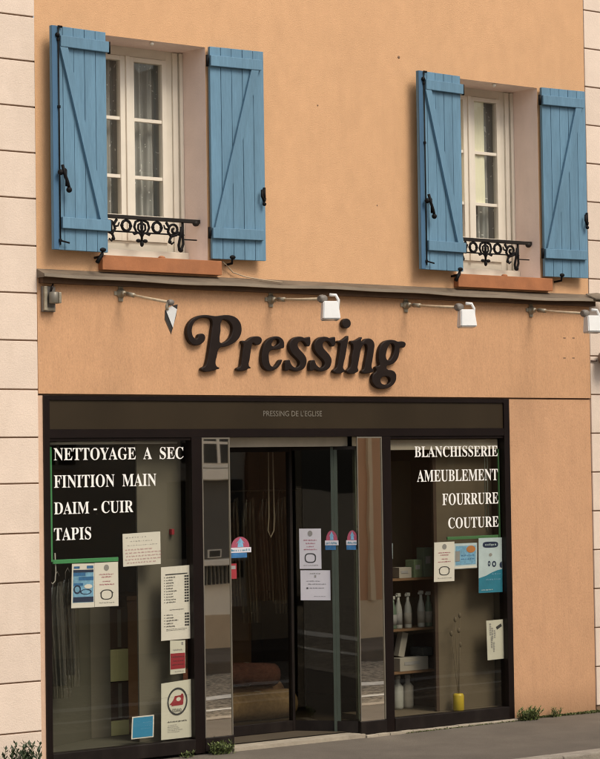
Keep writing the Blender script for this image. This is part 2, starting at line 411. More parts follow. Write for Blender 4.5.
def words_into(body, x0, x1, z0, z1, y, m, parent, serif=True, name='word'):
    mb = text_into(MB(), body, x0, x1, z0, z1, y, serif)
    bm = mb.bm
    n = len(body.split())
    if n == 1: return [mb.build(name, m, parent)]
    # cut the line at its widest gaps
    iv = []
    for f in bm.faces: iv.append((min(v.co.x for v in f.verts), max(v.co.x for v in f.verts)))
    iv.sort(); runs = [list(iv[0])]
    for a_, b_ in iv[1:]:
        if a_ <= runs[-1][1] + 1e-5: runs[-1][1] = max(runs[-1][1], b_)
        else: runs.append([a_, b_])
    gaps = sorted(((runs[i + 1][0] - runs[i][1], (runs[i + 1][0] + runs[i][1]) / 2) for i in range(len(runs) - 1)), reverse=True)[:n - 1]
    cuts = [-1e9] + sorted(g[1] for g in gaps) + [1e9]; out = []
    for lo, hi in zip(cuts, cuts[1:]):
        p = MB(); mp = {}
        for f in bm.faces:
            c = sum(v.co.x for v in f.verts) / len(f.verts)
            if lo <= c < hi:
                try: p.bm.faces.new([mp.setdefault(v, None) or mp.__setitem__(v, p.bm.verts.new(v.co)) or mp[v] for v in f.verts])
                except ValueError: pass
        out.append(p.build(name, m, parent))
    bm.free(); return out
def wall_grid(mb, x0, x1, z0, z1, holes, y):
    """front skin of a wall with rectangular openings"""
    xs = sorted({x0, x1, *[h[0] for h in holes], *[h[1] for h in holes]})
    zs = sorted({z0, z1, *[h[2] for h in holes], *[h[3] for h in holes]})
    for a, b in zip(xs, xs[1:]):
        for c, d in zip(zs, zs[1:]):
            cx, cz = (a + b) / 2, (c + d) / 2
            if any(h[0] < cx < h[1] and h[2] < cz < h[3] for h in holes): continue
            mb.quad((a, y, c), (b, y, c), (b, y, d), (a, y, d))
    return mb

# ------------------------------------------------------------------ the house
XL, XR = -2.20, 2.940            # ends of the rendered facade
GZ = 2.480                       # groove between fascia and shopfront
CZ = 3.300                       # cornice line
W1 = (-1.685, -0.803)            # opening of the first window
DX = 3.215                       # the second window, further along
WZ0, WZ1 = 3.420, 4.925
house = empty('shop_house', (0, 0, 0), 'peach rendered house with two blue shuttered windows over a dark dry cleaner shopfront', 'house')
mb = MB(); holes = [(W1[0], W1[1], WZ0, WZ1), (W1[0] + DX, W1[1] + DX, WZ0, WZ1)]
wall_grid(mb, XL, XR, CZ - 0.03, 6.6, holes, 0.0)
mb.box(XL, XR, 0.45, 0.6, 0, 2.0) if False else None
mb.quad((XL, 0, 6.6), (XR, 0, 6.6), (XR, 6, 6.6), (XL, 6, 6.6))
mb.build('upper_wall', M['wall'], house)
for k, hx in enumerate((0, DX)):
    mb = MB(); a, b = W1[0] + hx, W1[1] + hx
    mb.quad((a, 0.0, WZ0), (a, 0.36, WZ0), (a, 0.36, WZ1), (a, 0.0, WZ1))
    mb.quad((b, 0.0, WZ0), (b, 0.36, WZ0), (b, 0.36, WZ1), (b, 0.0, WZ1))
    mb.quad((a, 0.0, WZ1), (b, 0.0, WZ1), (b, 0.36, WZ1), (a, 0.36, WZ1))
    mb.quad((a, 0.0, WZ0), (b, 0.0, WZ0), (b, 0.36, WZ0), (a, 0.36, WZ0))
    mb.build('window_reveal', M['reveal'], house)
# fascia, with its lower lip, right pier and left strip
mb = MB()
mb.box(XL, XR, -0.004, 0.2, GZ, CZ - 0.03)
mb.build('fascia_wall', M['fascia'], house)
mb = MB()
mb.box(2.043, XR, 0.006, 0.2, -0.12, GZ - 0.012)
mb.build('pier_wall', M['pier'], house)
mb = MB()
mb.box(XL, -2.163, 0.004, 0.2, -0.12, GZ - 0.012)
mb.build('edge_strip', M['strip'], house)
mb = MB(); mb.box(XL, XR, 0.022, 0.18, GZ - 0.012, GZ); mb.build('shadow_joint', M['joint'], house)
# drilled holes left in the fascia
for x, z in ((2.661, 2.956), (2.761, 2.958), (2.657, 2.797), (2.756, 2.799)):
    MB().box(x - 0.014, x + 0.012, -0.0052, -0.0035, z - 0.005, z + 0.004).build('screw_hole', M['joint'], house)
o_ = on = None
for x, z, r_ in ((0.985, 5.03, 0.011), (0.2, 4.6, 0.006), (0.75, 3.9, 0.005)):
    MB().lathe([(r_, -0.002), (r_ * 0.6, -0.004)], (x, 0, z), 9, 'y').build('wall_fixing', M['joint'], house)
# cornice: sloping zinc flashing, lip and boarded underside
CE = 0.098
mb = MB()
n = 42; xs = [XL - 0.004 + (XR + 0.06 - XL) * i / n for i in range(n + 1)]
def sag(x): return 0.006 * math.sin(x * 2.1 + 0.4) + 0.003 * math.sin(x * 7.3)
for a, b in zip(xs, xs[1:]):
    mb.quad((a, -0.001, 3.309), (b, -0.001, 3.309), (b, -CE, 3.264 + sag(b)), (a, -CE, 3.264 + sag(a)))
mb.quad((xs[0], -0.001, 3.309), (xs[0], -CE, 3.264 + sag(xs[0])), (xs[0], -CE, 3.247), (xs[0], -0.001, 3.247))
corn = mb.build('cornice', M['zinc'], house)
mb = MB()
for a, b in zip(xs, xs[1:]):
    mb.quad((a, -CE - 0.002, 3.266 + sag(a)), (b, -CE - 0.002, 3.266 + sag(b)), (b, -CE - 0.004, 3.245 + sag(b)), (a, -CE - 0.004, 3.245 + sag(a)))
    mb.quad((a, -CE - 0.004, 3.245 + sag(a)), (b, -CE - 0.004, 3.245 + sag(b)), (b, -CE + 0.01, 3.243 + sag(b)), (a, -CE + 0.01, 3.243 + sag(a)))
mb.build('lip', M['zinc_lip'], corn)
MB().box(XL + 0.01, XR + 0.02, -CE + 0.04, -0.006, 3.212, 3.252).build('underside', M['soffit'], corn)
mb = MB()   # loose, bent end of the flashing over the right quoins
mb.prism([(2.86, -0.05, 3.310), (2.98, -0.06, 3.322), (3.10, -0.10, 3.300), (3.14, -0.15, 3.262), (3.02, -0.15, 3.268), (2.9, -0.12, 3.272)], (0, 0, -0.01))
mb.build('bent_flashing', M['zinc'], corn)

# ------------------------------------------------------------------ windows
wf = MB(); a, b = W1; Y = 0.30
FR = [(a - 0.001, a + 0.072), (b - 0.137, b + 0.001)]
for x0, x1 in FR: wf.box(x0, x1, Y - 0.005, Y + 0.06, WZ0, WZ1, 0.004)
wf.box(FR[0][1], FR[1][0], Y - 0.004, Y + 0.055, 4.862, WZ1 + 0.001)
wf.box(FR[0][1], FR[1][0], Y - 0.004, Y + 0.055, WZ0 + 0.0, 3.56)
wf.box(a, b, Y - 0.075, Y - 0.006, WZ0, 3.495, 0.006)
win = wf.build('window', M['white'], house)
mb = MB()   # stepped mouldings of the jamb
mb.box(b - 0.085, b - 0.045, Y - 0.022, Y - 0.007, 3.50, 4.92, 0.003)
mb.box(b - 0.03, b - 0.002, Y - 0.03, Y - 0.007, 3.50, 4.92, 0.003)
mb.build('jamb_moulding', M['white'], win)
XS = [(a + 0.073, a + 0.411), (a + 0.411, b - 0.1375)]     # two casements
PA = [(-1.571, -1.334), (-1.217, -0.980)]
for (s0, s1), (p0, p1) in zip(XS, PA):
    mb = MB()
    mb.box(s0, p0, Y - 0.02, Y + 0.03, 3.562, 4.858, 0.003); mb.box(p1, s1, Y - 0.02, Y + 0.03, 3.562, 4.858, 0.003)
    mb.box(p0, p1, Y - 0.019, Y + 0.029, 4.826, 4.857); mb.box(p0, p1, Y - 0.019, Y + 0.029, 3.563, 3.745)
    mb.build('casement', M['white'], win)
    for z in (4.418, 4.012): MB().box(p0, p1, Y - 0.012, Y + 0.02, z - 0.012, z + 0.012, 0.002).build('glazing_bar', M['white'], win)
    for z0, z1 in ((4.430, 4.826), (4.024, 4.406), (3.745, 4.0)):
        MB().quad((p0, Y + 0.005, z0), (p1, Y + 0.005, z0), (p1, Y + 0.005, z1), (p0, Y + 0.005, z1)).build('pane', M['pane'], win)
MB().box(-1.292, -1.262, Y - 0.034, Y - 0.02, 3.562, 4.858, 0.004).build('meeting_bead', M['white'], win)
# dark room behind the window
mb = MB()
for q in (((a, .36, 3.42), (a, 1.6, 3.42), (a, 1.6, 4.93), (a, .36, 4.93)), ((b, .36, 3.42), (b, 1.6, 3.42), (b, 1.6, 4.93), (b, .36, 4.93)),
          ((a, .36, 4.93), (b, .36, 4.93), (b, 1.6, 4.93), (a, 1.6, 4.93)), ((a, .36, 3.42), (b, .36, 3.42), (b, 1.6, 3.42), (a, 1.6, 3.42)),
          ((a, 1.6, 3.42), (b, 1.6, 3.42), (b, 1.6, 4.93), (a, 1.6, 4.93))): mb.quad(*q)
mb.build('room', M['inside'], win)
MB().ball((-1.235, 0.03, WZ1 - 0.012), 0.016).build('lintel_knob', M['white'], win)
# terracotta sill
mb = MB(); mb.box(a - 0.03, b + 0.082, -0.055, 0.02, 3.318, 3.418, 0.004)
mb.box(a + 0.002, b - 0.002, 0.021, 0.22, 3.38, 3.416)
sill = mb.build('window_sill', M['terra'], house)
MB().ball((-1.215, -0.03, 3.422), 0.022, (1.2, 1, 0.6)).build('mortar_lump', M['terra'], sill)

# railing
def arc(cx, cz, rx, rz, a0, a1, n=14, y=0.1): return [(cx + rx * math.cos(R(a0 + (a1 - a0) * i / n)), y, cz + rz * math.sin(R(a0 + (a1 - a0) * i / n))) for i in range(n + 1)]
mb = MB(); mb.box(a - 0.0, b - 0.0, 0.085, 0.118, 3.690, 3.716, 0.004)
mb.ball((b - 0.03, 0.098, 3.690), 0.022, (1.2, 1, 1))
rail = mb.build('window_railing', M['rail_top'], house)
RC = -1.290
MB().tube([(a + 0.13, 0.1, 3.602), (b - 0.13, 0.1, 3.602)], 0.006, 6).build('lower_bar', M['iron'], rail)
for s in (-1, 1):
    cx = RC + s * 0.128
    mb = MB(); mb.tube(arc(cx, 3.645, 0.036, 0.036, 0, 345, 20), 0.010, 6, True)
    for sx in (-1, 1): mb.ball((cx + sx * 0.036, 0.1, 3.645), 0.013)
    mb.build('ring', M['iron'], rail)
mb = MB()   # centre pendant: two leafy loops, a spear and a trefoil tip
for s in (-1, 1):
    mb.tube([(RC + s * x, 0.1, z) for x, z in ((0.012, 3.69), (0.05, 3.675), (0.062, 3.64), (0.045, 3.605), (0.015, 3.595), (0.0, 3.57))], 0.010, 6, r1=0.007)
    mb.tube([(RC + s * x, 0.1, z) for x, z in ((0.005, 3.60), (0.03, 3.625), (0.028, 3.655), (0.012, 3.665))], 0.008, 6)
    mb.tube([(RC + s * x, 0.1, z) for x, z in ((0.035, 3.60), (0.062, 3.588), (0.075, 3.603))], 0.009, 6, r1=0.006)
    mb.ball((RC + s * 0.028, 0.1, 3.545), 0.017, (1.2, 0.7, 0.8))
mb.tube([(RC, 0.1, 3.69), (RC, 0.1, 3.53)], 0.011, 6, r1=0.008); mb.ball((RC, 0.1, 3.525), 0.018, (0.8, 0.7, 1.2)); mb.ball((RC, 0.1, 3.64), 0.016, (0.8, .7, 1.5))
mb.build('pendant', M['iron'], rail)
for s in (-1, 1):   # end scrolls
    E_ = RC + s * 0.345
    mb = MB()
    mb.tube([(E_, 0.1, 3.69), (E_, 0.1, 3.60), (E_ + s * 0.004, 0.1, 3.54), (E_ - s * 0.012, 0.1, 3.50), (E_ - s * 0.032, 0.1, 3.495), (E_ - s * 0.036, 0.1, 3.53), (E_ - s * 0.018, 0.1, 3.60), (E_ - s * 0.010, 0.1, 3.66)], 0.0095, 6)
    mb.ball((E_ - s * 0.018, 0.1, 3.497), 0.018)
    mb.tube([(E_ - s * (0.075 + 0.045 * (1 - i / 22) * math.cos(i * 0.42)), 0.1, 3.635 + 0.045 * (1 - i / 22) * math.sin(i * 0.42)) for i in range(20)], 0.009, 6)
    mb.tube([(E_ - s * x, 0.1, z) for x, z in ((0.14, 3.685), (0.115, 3.65), (0.125, 3.62), (0.10, 3.585), (0.055, 3.60), (0.03, 3.62))], 0.010, 6)
    mb.tube([(E_ - s * x, 0.1, z) for x, z in ((0.12, 3.635), (0.15, 3.64), (0.16, 3.665))], 0.009, 6, r1=0.005)
    mb.tube([(E_ - s * x, 0.1, z) for x, z in ((0.10, 3.585), (0.115, 3.555), (0.095, 3.535), (0.075, 3.55))], 0.010, 6, r1=0.006)
    mb.ball((E_ - s * 0.11, 0.1, 3.55), 0.014)
    mb.tube([(E_ + s * 0.0, 0.1, 3.572), (E_ + s * 0.12, 0.1, 3.572)], 0.005, 6)
    mb.build('scroll', M['iron'], rail)

# shutters
def shutter(hx, side, e0, e1, label):
    """side +1: opens to the right of its hinge, -1: to the left; e0/e1 how far its face stands off the wall at hinge and free edge"""
    W, TH = 0.446, 0.027
    ang = math.atan2(e1 - e0, W)
    org = Vector((hx, -e0, 3.432)); H = 1.493
    ux = Vector((side * math.cos(ang), -math.sin(ang), 0)); uy = Vector((side * math.sin(ang) * 1.0, math.cos(ang) * 1.0, 0))
    if side < 0: uy = Vector((-math.sin(ang), math.cos(ang), 0))
    else: uy = Vector((math.sin(ang), math.cos(ang), 0))
    def T(u, d, z): return org + ux * u + uy * d + Vector((0, 0, z))
    m4 = Matrix(((ux.x, uy.x, 0, org.x), (ux.y, uy.y, 0, org.y), (0, 0, 1, org.z), (0, 0, 0, 1)))
    mb = MB(); nb = 5; bw = W / nb
    for i in range(nb):
        wob = random.uniform(-0.001, 0.001)
        mb.box(i * bw + 0.0016, (i + 1) * bw - 0.0016, wob, TH + wob, 0, H, 0.003, m4)
    mb.mi = 1; mb.box(0.004, W - 0.004, 0.006, TH - 0.005, 0.004, H - 0.004, 0, m4)
    root = mb.build('shutter', [M['blue'], M['groove']], house)
    if label: root['label'] = label
    for z0, z1 in ((1.353, 1.428), (0.142, 0.217)):
        MB().box(-0.006, W - 0.03 if side > 0 else W - 0.058, -0.028, -0.0015, z0, z1, 0.004, m4).build('batten', M['blue'], root)
    if side < 0: MB().box(W - 0.040, W + 0.0015, -0.007, -0.0015, 0.001, H - 0.001, 0.002, m4).build('edge_lath', M['blue_lath'], root)
    fu = W - 0.085; hu = 0.045; bwid = 0.062
    mb = MB(); mb.prism([T(fu - bwid / 2, -0.002, 1.352), T(fu + bwid / 2, -0.002, 1.352), T(hu + bwid / 2, -0.002, 0.218), T(hu - bwid / 2, -0.002, 0.218)], -uy * 0.022)
    mb.build('brace', M['blue'], root)
    if side < 0:
        ru = W - 0.046
        mb = MB(); mb.tube([T(ru, -0.013, 0.03), T(ru, -0.013, 1.485)], 0.0052, 8)
        for z in (0.06, 1.40, 0.95): mb.box(ru - 0.010, ru + 0.010, -0.019, -0.001, z - 0.010, z + 0.010, 0.003, m4)
        mb.tube([T(ru, -0.01, 1.487), T(ru - 0.03, -0.014, 1.487)], 0.008, 6); mb.ball(T(ru + 0.006, -0.012, 1.43), 0.017)
        mb.tube([T(ru, -0.03, 0.055), T(ru - 0.06, -0.03, 0.045)], 0.006, 6)
        mb.build('bolt_rod', M['iron'], root)
        mb = MB()
        mb.tube([T(ru, -0.045, 0.56), T(ru - 0.012, -0.052, 0.50), T(ru - 0.034, -0.055, 0.445), T(ru - 0.045, -0.055, 0.405)], 0.011, 6)
        mb.ball(T(ru - 0.045, -0.055, 0.395), 0.02); mb.ball(T(ru + 0.012, -0.04, 0.51), 0.02)
        mb.tube([T(ru - 0.036, -0.035, 0.53), T(ru - 0.036, -0.035, 0.42)], 0.007, 6); mb.ball(T(ru - 0.036, -0.02, 0.53), 0.014)
        mb.build('handle', M['iron'], root)
    else:
        mb = MB(); q = W - 0.02
        mb.tube([T(q - 0.025, -0.03, 0.50), T(q - 0.03, -0.035, 0.455), T(q - 0.012, -0.035, 0.42), T(q + 0.004, -0.02, 0.44)], 0.010, 6)
        mb.tube([T(q + 0.004, -0.012, 0.52), T(q + 0.004, -0.014, 0.42)], 0.010, 6); mb.ball(T(q - 0.008, -0.03, 0.40), 0.014)
        mb.build('catch', M['iron'], root)
    for z in (1.39, 0.18):
        mb = MB(); mb.tube([T(-0.022, -0.004, z - 0.04), T(-0.022, -0.004, z + 0.04)], 0.011, 8); mb.box(-0.03, 0.03, -0.004, 0.0, z - 0.02, z + 0.02, 0, m4)
        mb.build('hinge', M['iron'], root)
    mb = MB(); u = 0.07 if side < 0 else 0.145
    mb.tube([T(u, 0.06, -0.035), T(u, -0.025, -0.03), T(u - 0.0, -0.034, 0.018)], 0.009, 6); mb.ball(T(u, -0.036, 0.012), 0.017, (1.5, 0.7, 0.9))
    if side < 0: mb.tube([T(u, -0.03, -0.01), T(u + 0.045, -0.03, -0.075)], 0.011, 6, r1=0.015)
    mb.build('shutter_dog', M['iron'], root)
    return root
sh_l = shutter(a - 0.002, -1, 0.082, 0.106, 'blue plank shutter with black bolt rod and handle')
sh_r = shutter(b + 0.004, 1, 0.048, 0.086, None)
for o in (win, sill, rail, sh_l, sh_r): copy_tree(o, house, DX)

# lace curtains behind the upper windows, then sheets coloured as a reflection
def curtain(x0, x1, z0, z1, y, m, amp, folds, gather=0.0):
    mb = MB(); nx, nz = 60, 18; vs = []
    for j in range(nz + 1):
        t = j / nz; row = []
        for i in range(nx + 1):
            s = i / nx
            # pulled together towards the foot on one side
            x = x0 + (x1 - x0) * (s * (1 - gather * (1 - t) ** 2) + gather * 0.5 * (1 - t) ** 2)
            row.append(mb.bm.verts.new((x, y + amp * math.sin(s * folds * 6.283 + 1.2 * math.sin(t * 2)) + amp * 0.4 * math.sin(s * folds * 17 + 2), z0 + (z1 - z0) * t)))
        vs.append(row)
    for j in range(nz):
        for i in range(nx):
            f = mb.bm.faces.new((vs[j][i], vs[j][i + 1], vs[j + 1][i + 1], vs[j + 1][i])); f.smooth = True
    return mb
for k, (hx, wl) in enumerate(((0, 'left'), (DX, 'right'))):
    for (p0, p1), nm in zip(PA, ('left', 'right')):
        o = curtain(p0 - 0.05 + hx, p1 + 0.10 + hx, 3.62, 4.86, Y + 0.10, M['lace'], 0.024, 4, 0.10 if nm == 'right' else 0.14).build('lace_curtain', M['lace'])
        recentre(o); tag(o, f'grey dotted lace curtain behind the {nm} casement of the {wl} upstairs window', 'curtain', 'lace curtains upstairs')
for x0, x1, z0, lab in ((1.63, 1.89, 4.0, 'pale cream sheet imitating a bright reflection across the left casement of the right upstairs window'), (1.985, 2.125, 4.0, 'narrow pale cream sheet imitating a bright reflection beside the lace in the right upstairs window')):
    o = curtain(x0, x1, z0, 4.85, Y + 0.010, M['reflection_cream'], 0.002, 2).build('reflection_sheet', M['reflection_cream'])  # cream sheet set in the pane to imitate a sunlit reflection
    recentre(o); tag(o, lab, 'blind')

# ------------------------------------------------------------------ shopfront
F0, F1 = -2.163, 2.043
mb = MB()
mb.box(F0, -2.118, -0.012, 0.08, 0.0, 2.468, 0.003)                 # left upright
mb.box(1.985, F1, -0.012, 0.08, 0.0, 2.468, 0.003)                  # right upright
mb.box(-2.118, 1.985, -0.010, 0.07, 2.438, 2.466)                   # top bar
mb.box(-2.118, 1.985, -0.010, 0.07, 2.186, 2.242)                   # transom
mb.box(-0.968, -0.882, -0.008, 0.075, 0.0, 2.186, 0.003)            # uprights by the mirrors
mb.box(0.757, 0.838, -0.008, 0.075, 0.0, 2.186, 0.003)
mb.box(-2.118, -0.968, 0.0, 0.06, 2.166, 2.186); mb.box(0.838, 1.985, 0.0, 0.06, 2.166, 2.186)
front = mb.build('shopfront_frame', [M['frame']], house)
band = MB().box(-2.116, 1.983, 0.0, 0.02, 2.243, 2.437).build('sign_band', M['band'], house)
words_into("PRESSING DE L'EGLISE", -0.338, 0.195, 2.332, 2.372, -0.0025, M['faded'], band, False, 'faded_word')
# plinths
for x0, x1, y0 in ((-2.118, -0.968, -0.014), (0.838, 1.985, -0.014), (-0.882, -0.637, -0.012), (0.512, 0.757, -0.012)):
    MB().box(x0, x1, y0, 0.07, 0.008, 0.100, 0.004).build('plinth', M['plinth'], house)
# display panes
for x0, x1 in ((-2.118, -0.968), (0.838, 1.985)):
    MB().quad((x0, 0.03, 0.1), (x1, 0.03, 0.1), (x1, 0.03, 2.167), (x0, 0.03, 2.167)).build('display_glass', M['glass'], house)
# mirror piers
for x0, x1 in ((-0.880, -0.640), (0.515, 0.755)):
    mb = MB(); mb.box(x0, x1, 0.0, 0.05, 0.102, 2.184)
    mp = mb.build('mirror_panel', M['mirror'], house)
    mb = MB(); t = 0.008
    mb.box(x0, x0 + t, -0.006, -0.001, 0.104, 2.184); mb.box(x1 - t, x1, -0.006, -0.001, 0.104, 2.184); mb.box(x0 + t, x1 - t, -0.006, -0.001, 2.172, 2.184)
    mb.build('trim', M['trim'], mp)
# recessed entrance
DY = 0.42
MB().box(-0.64, 0.515, 0.10, 0.15, 2.114, 2.185, 0.004).build('door_header', M['alu'], house)
MB().box(-0.64, 0.755, 0.151, 0.6, 2.12, 2.19).build('entrance_soffit', M['frame'], house)
mb = MB(); mb.box(-0.64, -0.60, DY - 0.02, DY + 0.03, 0.03, 2.115); mb.box(0.20, 0.222, DY - 0.022, DY + 0.025, 0.03, 2.115)
mb.box(-0.60, 0.20, DY - 0.02, DY + 0.03, 0.03, 0.104, 0.003); mb.box(-0.60, 0.20, DY - 0.02, DY + 0.03, 2.08, 2.115)
door = mb.build('shop_door', M['plinth'], house)
MB().quad((-0.60, DY, 0.1), (0.20, DY, 0.1), (0.20, DY, 2.08), (-0.60, DY, 2.08)).build('pane', M['glass_door'], door)
MB().box(-0.645, -0.641, 0.05, DY + 0.03, 0.03, 2.185).build('entrance_cheek', M['frame'], house)
# angled side panel
A0, A1 = Vector((0.222, DY - 0.005, 0)), Vector((0.513, 0.022, 0))
dv = (A1 - A0); AL = dv.length; du = dv.normalized(); dn = Vector((du.y, -du.x, 0))
if dn.x > 0: dn = -dn
def PT(t, d, z): return A0 + du * (AL * t) + dn * d + Vector((0, 0, z))
def slab(mb, t0, t1, d0, d1, z0, z1):
    mb.prism([PT(t0, d0, z0), PT(t1, d0, z0), PT(t1, d0, z1), PT(t0, d0, z1)], dn * (d1 - d0)); return mb
mb = MB(); slab(mb, 0, 1, -0.02, 0.008, 0.022, 0.103)
side = mb.build('entrance_side_panel', M['plinth'], house)
slab(MB(), 0, 1, -0.02, 0.004, 2.09, 2.113).build('top_rail', M['plinth'], side)
slab(MB(), 0.635, 0.675, -0.02, 0.016, 0.012, 2.113).build('mullion', M['alu_dark'], side)
slab(MB(), 0.676, 0.73, -0.012, 0.006, 0.104, 2.09).build('edge_strip', M['alu_dark'], side)
slab(MB(), 0.0, 0.02, -0.01, 0.010, 0.104, 2.09).build('edge_strip', M['alu_dark'], side)
for t0, t1 in ((0.02, 0.635), (0.73, 1.0)):
    MB().quad(PT(t0, 0, 0.1), PT(t1, 0, 0.1), PT(t1, 0, 2.09), PT(t0, 0, 2.09)).build('pane', M['glass_side'], side)
# threshold
mb = MB()
mb.prism([(-0.655, -0.035, 0.014), (0.53, -0.035, 0.014), (0.53, 0.09, 0.02), (-0.655, 0.09, 0.02)], (0, 0, -0.06))
mb.prism([(-0.638, 0.091, 0.02), (0.53, 0.091, 0.02), (0.53, 0.6, 0.03), (-0.638, 0.6, 0.03)], (0, 0, -0.06))
for i in range(14):
    x = 0.535 + i * 0.112
    mb.box(x, x + 0.109, -0.045 + random.uniform(-0.006, 0.006), 0.06, -0.05, 0.006 + random.uniform(-0.003, 0.001), 0.004)
mb.build('threshold', M['tile'], house)
# shop room
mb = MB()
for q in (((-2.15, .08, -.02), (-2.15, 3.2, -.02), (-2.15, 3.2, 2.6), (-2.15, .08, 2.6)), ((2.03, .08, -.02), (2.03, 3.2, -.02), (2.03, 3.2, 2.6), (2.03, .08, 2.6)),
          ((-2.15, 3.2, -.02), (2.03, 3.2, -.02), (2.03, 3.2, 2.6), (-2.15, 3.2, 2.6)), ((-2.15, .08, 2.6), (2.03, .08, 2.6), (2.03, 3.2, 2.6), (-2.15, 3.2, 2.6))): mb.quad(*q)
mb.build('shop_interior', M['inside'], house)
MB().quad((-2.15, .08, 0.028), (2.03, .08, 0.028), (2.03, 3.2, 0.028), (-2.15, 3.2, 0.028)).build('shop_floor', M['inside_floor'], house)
# window display linings
mb = MB(); mb.box(-2.116, -0.885, 0.071, 0.70, 0.05, 0.094); mb.build('display_floor', M['olive_panel'], house)
mb = MB(); mb.box(0.84, 2.0, 0.071, 0.62, 0.05, 0.094); mb.build('display_floor', M['tan_panel'], house)
mb = MB(); mb.prism([(-2.13, 0.26, 0.095), (-1.436, 0.585, 0.095), (-1.436, 0.585, 1.068), (-2.13, 0.26, 1.068)], (0, 0.02, 0)); mb.build('display_backing', M['olive_panel'], house)
mb = MB(); mb.box(-1.432, -1.268, 0.59, 0.61, 0.095, 1.066); mb.build('display_backing', M['grey_panel'], house)
mb = MB(); mb.box(-1.310, -0.94, 0.17, 0.185, 0.095, 2.20); mb.build('display_backing', M['grey_panel'], house)
mb = MB(); mb.box(1.433, 2.01, 0.17, 0.185, 0.095, 2.20); mb.build('display_backing', M['tan_panel'], house)
MB().box(1.400, 1.431, 0.165, 0.185, 0.095, 2.20).build('display_post', M['brown'], house)

# ------------------------------------------------------------------ neighbouring walls (quoins)
ZL = [5.91, 5.60, 5.29, 4.986, 4.687, 4.382, 4.077, 3.772, 3.458, 3.144, 2.83, 2.506, 2.19, 1.887, 1.56, 1.238, .901, .587, .259, -0.06]
ZR = [4.985 + 0.3095 * 3 - 0.3095 * i for i in range(20)]
def quoins(x0, x1, ZS, name, label):
    root = empty(name, ((x0 + x1) / 2, 0, 0), label, 'wall')
    mb = MB(); mb.box(x0 + 0.004, x1 - 0.003, 0.004, 0.4, -0.1, 6.55); mb.build('wall_core', M['joint'], root)
    for z1, z0 in zip(ZS, ZS[1:]):
        MB().box(x0, x1, -0.006 + random.uniform(-0.001, 0.001), 0.3, z0 + 0.005, z1 - 0.005, 0.004).build('quoin_block', M['quoin'], root)
    return root
quoins(-3.6, XL - 0.003, ZL, 'quoin_wall', 'pale cream block wall at the left edge, beside the shop window with garments')
quoins(XR + 0.004, 4.6, ZR, 'quoin_wall', 'pale cream block wall at the right edge, beside the right blue shutter')
mb = MB(); mb.lathe([(0.02, 0.0), (0.055, -0.03), (0.07, -0.08), (0.066, -0.14), (0.04, -0.175)], (3.045, -0.012, 2.80), 16, 'y')
o = mb.build('wall_outlet', M['outlet']); tag(o, 'round brown outlet boss on the right pale block wall', 'outlet')
mb = MB(); mb.tube([(2.945, -0.012, 2.78), (3.0, -0.02, 2.78)], 0.008, 6); mb.build('bracket', M['outlet'], o)

# ------------------------------------------------------------------ shop sign: Pressing
OUT = {}
OUT['P'] = ((180, 310), 8.571, [[(320,45),(370,38),(430,40),(480,60),(515,100),(530,155),(522,215),(490,265),(440,300),(390,320),(335,335),(318,400),(307,455),(318,480),(338,490),(336,508),(315,515),(290,525),(182,524),(174,502),(187,487),(208,476),(222,440),(237,360),(252,260),(264,170),(270,110),(260,85),(230,75),(190,75),(150,88),(122,115),(106,155),(106,200),(118,228),(138,240),(150,210),(175,197),(200,200),(217,222),(215,258),(195,287),(160,306),(120,308),(85,288),(60,245),(50,190),(57,135),(87,85),(130,54),(185,38),(240,38),(290,45)],
    [(362,92),(395,95),(425,115),(442,150),(436,200),(415,240),(385,265),(345,274),(342,255),(350,180)]])
OUT['r'] = ((230, 320), 10, [[(108,207),(160,200),(182,183),(205,167),(235,158),(285,158),(312,175),(321,205),(310,235),(290,254),(262,257),(240,247),(229,236),(222,248),(212,300),(198,400),(191,455),(207,470),(205,488),(180,495),(160,508),(68,510),(57,492),(70,472),(93,460),(105,400),(118,300),(124,250),(110,230)]])
OUT['e'] = ((230, 320), 10, [[(430,160),(470,156),(510,172),(537,205),(544,250),(538,284),(515,292),(470,303),(410,310),(393,330),(390,370),(396,420),(410,452),(435,460),(460,435),(482,402),(500,390),(523,397),(519,420),(490,470),(450,503),(400,519),(357,508),(322,470),(307,420),(307,350),(322,270),(350,212),(387,178)],
    [(440,205),(474,203),(482,222),(470,240),(418,250),(424,226)]])
S1 = [(262,168),(300,165),(304,182),(295,263),(264,268),(246,240),(225,221),(196,222),(180,240),(184,270),(212,305),(246,345),(267,390),(264,440),(240,488),(200,512),(152,522),(112,508),(88,503),(75,513),(40,508),(37,490),(50,402),(66,394),(98,397),(106,422),(127,455),(155,468),(180,455),(186,430),(167,400),(131,365),(97,320),(82,270),(92,217),(122,180),(160,162),(215,161),(245,172)]
OUT['s1'] = ((280, 320), 10, [S1]); OUT['s2'] = ((280, 320), 10, [[(x + 249, y + 1) for x, y in S1]])
OUT['i'] = ((330, 312), 7.5, [[(50,217),(85,206),(110,188),(134,174),(139,187),(130,250),(115,340),(101,400),(101,422),(112,434),(105,453),(22,456),(17,440),(30,425),(43,413),(56,350),(69,262),(70,243),(53,232)]])
OUT['dot'] = ((330, 312), 7.5, [[(120 + 37 * math.cos(k * math.pi / 5), 86 + 42 * math.sin(k * math.pi / 5)) for k in range(10)]])
OUT['n'] = ((330, 312), 7.5, [[(150,217),(185,208),(215,192),(237,184),(239,202),(234,216),(257,200),(290,193),(317,206),(333,235),(330,290),(318,370),(314,418),(327,432),(322,453),(298,461),(234,458),(232,440),(247,424),(256,380),(271,300),(272,262),(262,247),(246,256),(233,282),(222,340),(211,400),(209,420),(214,432),(207,453),(122,457),(117,440),(131,425),(144,410),(156,330),(166,252),(151,236)]])
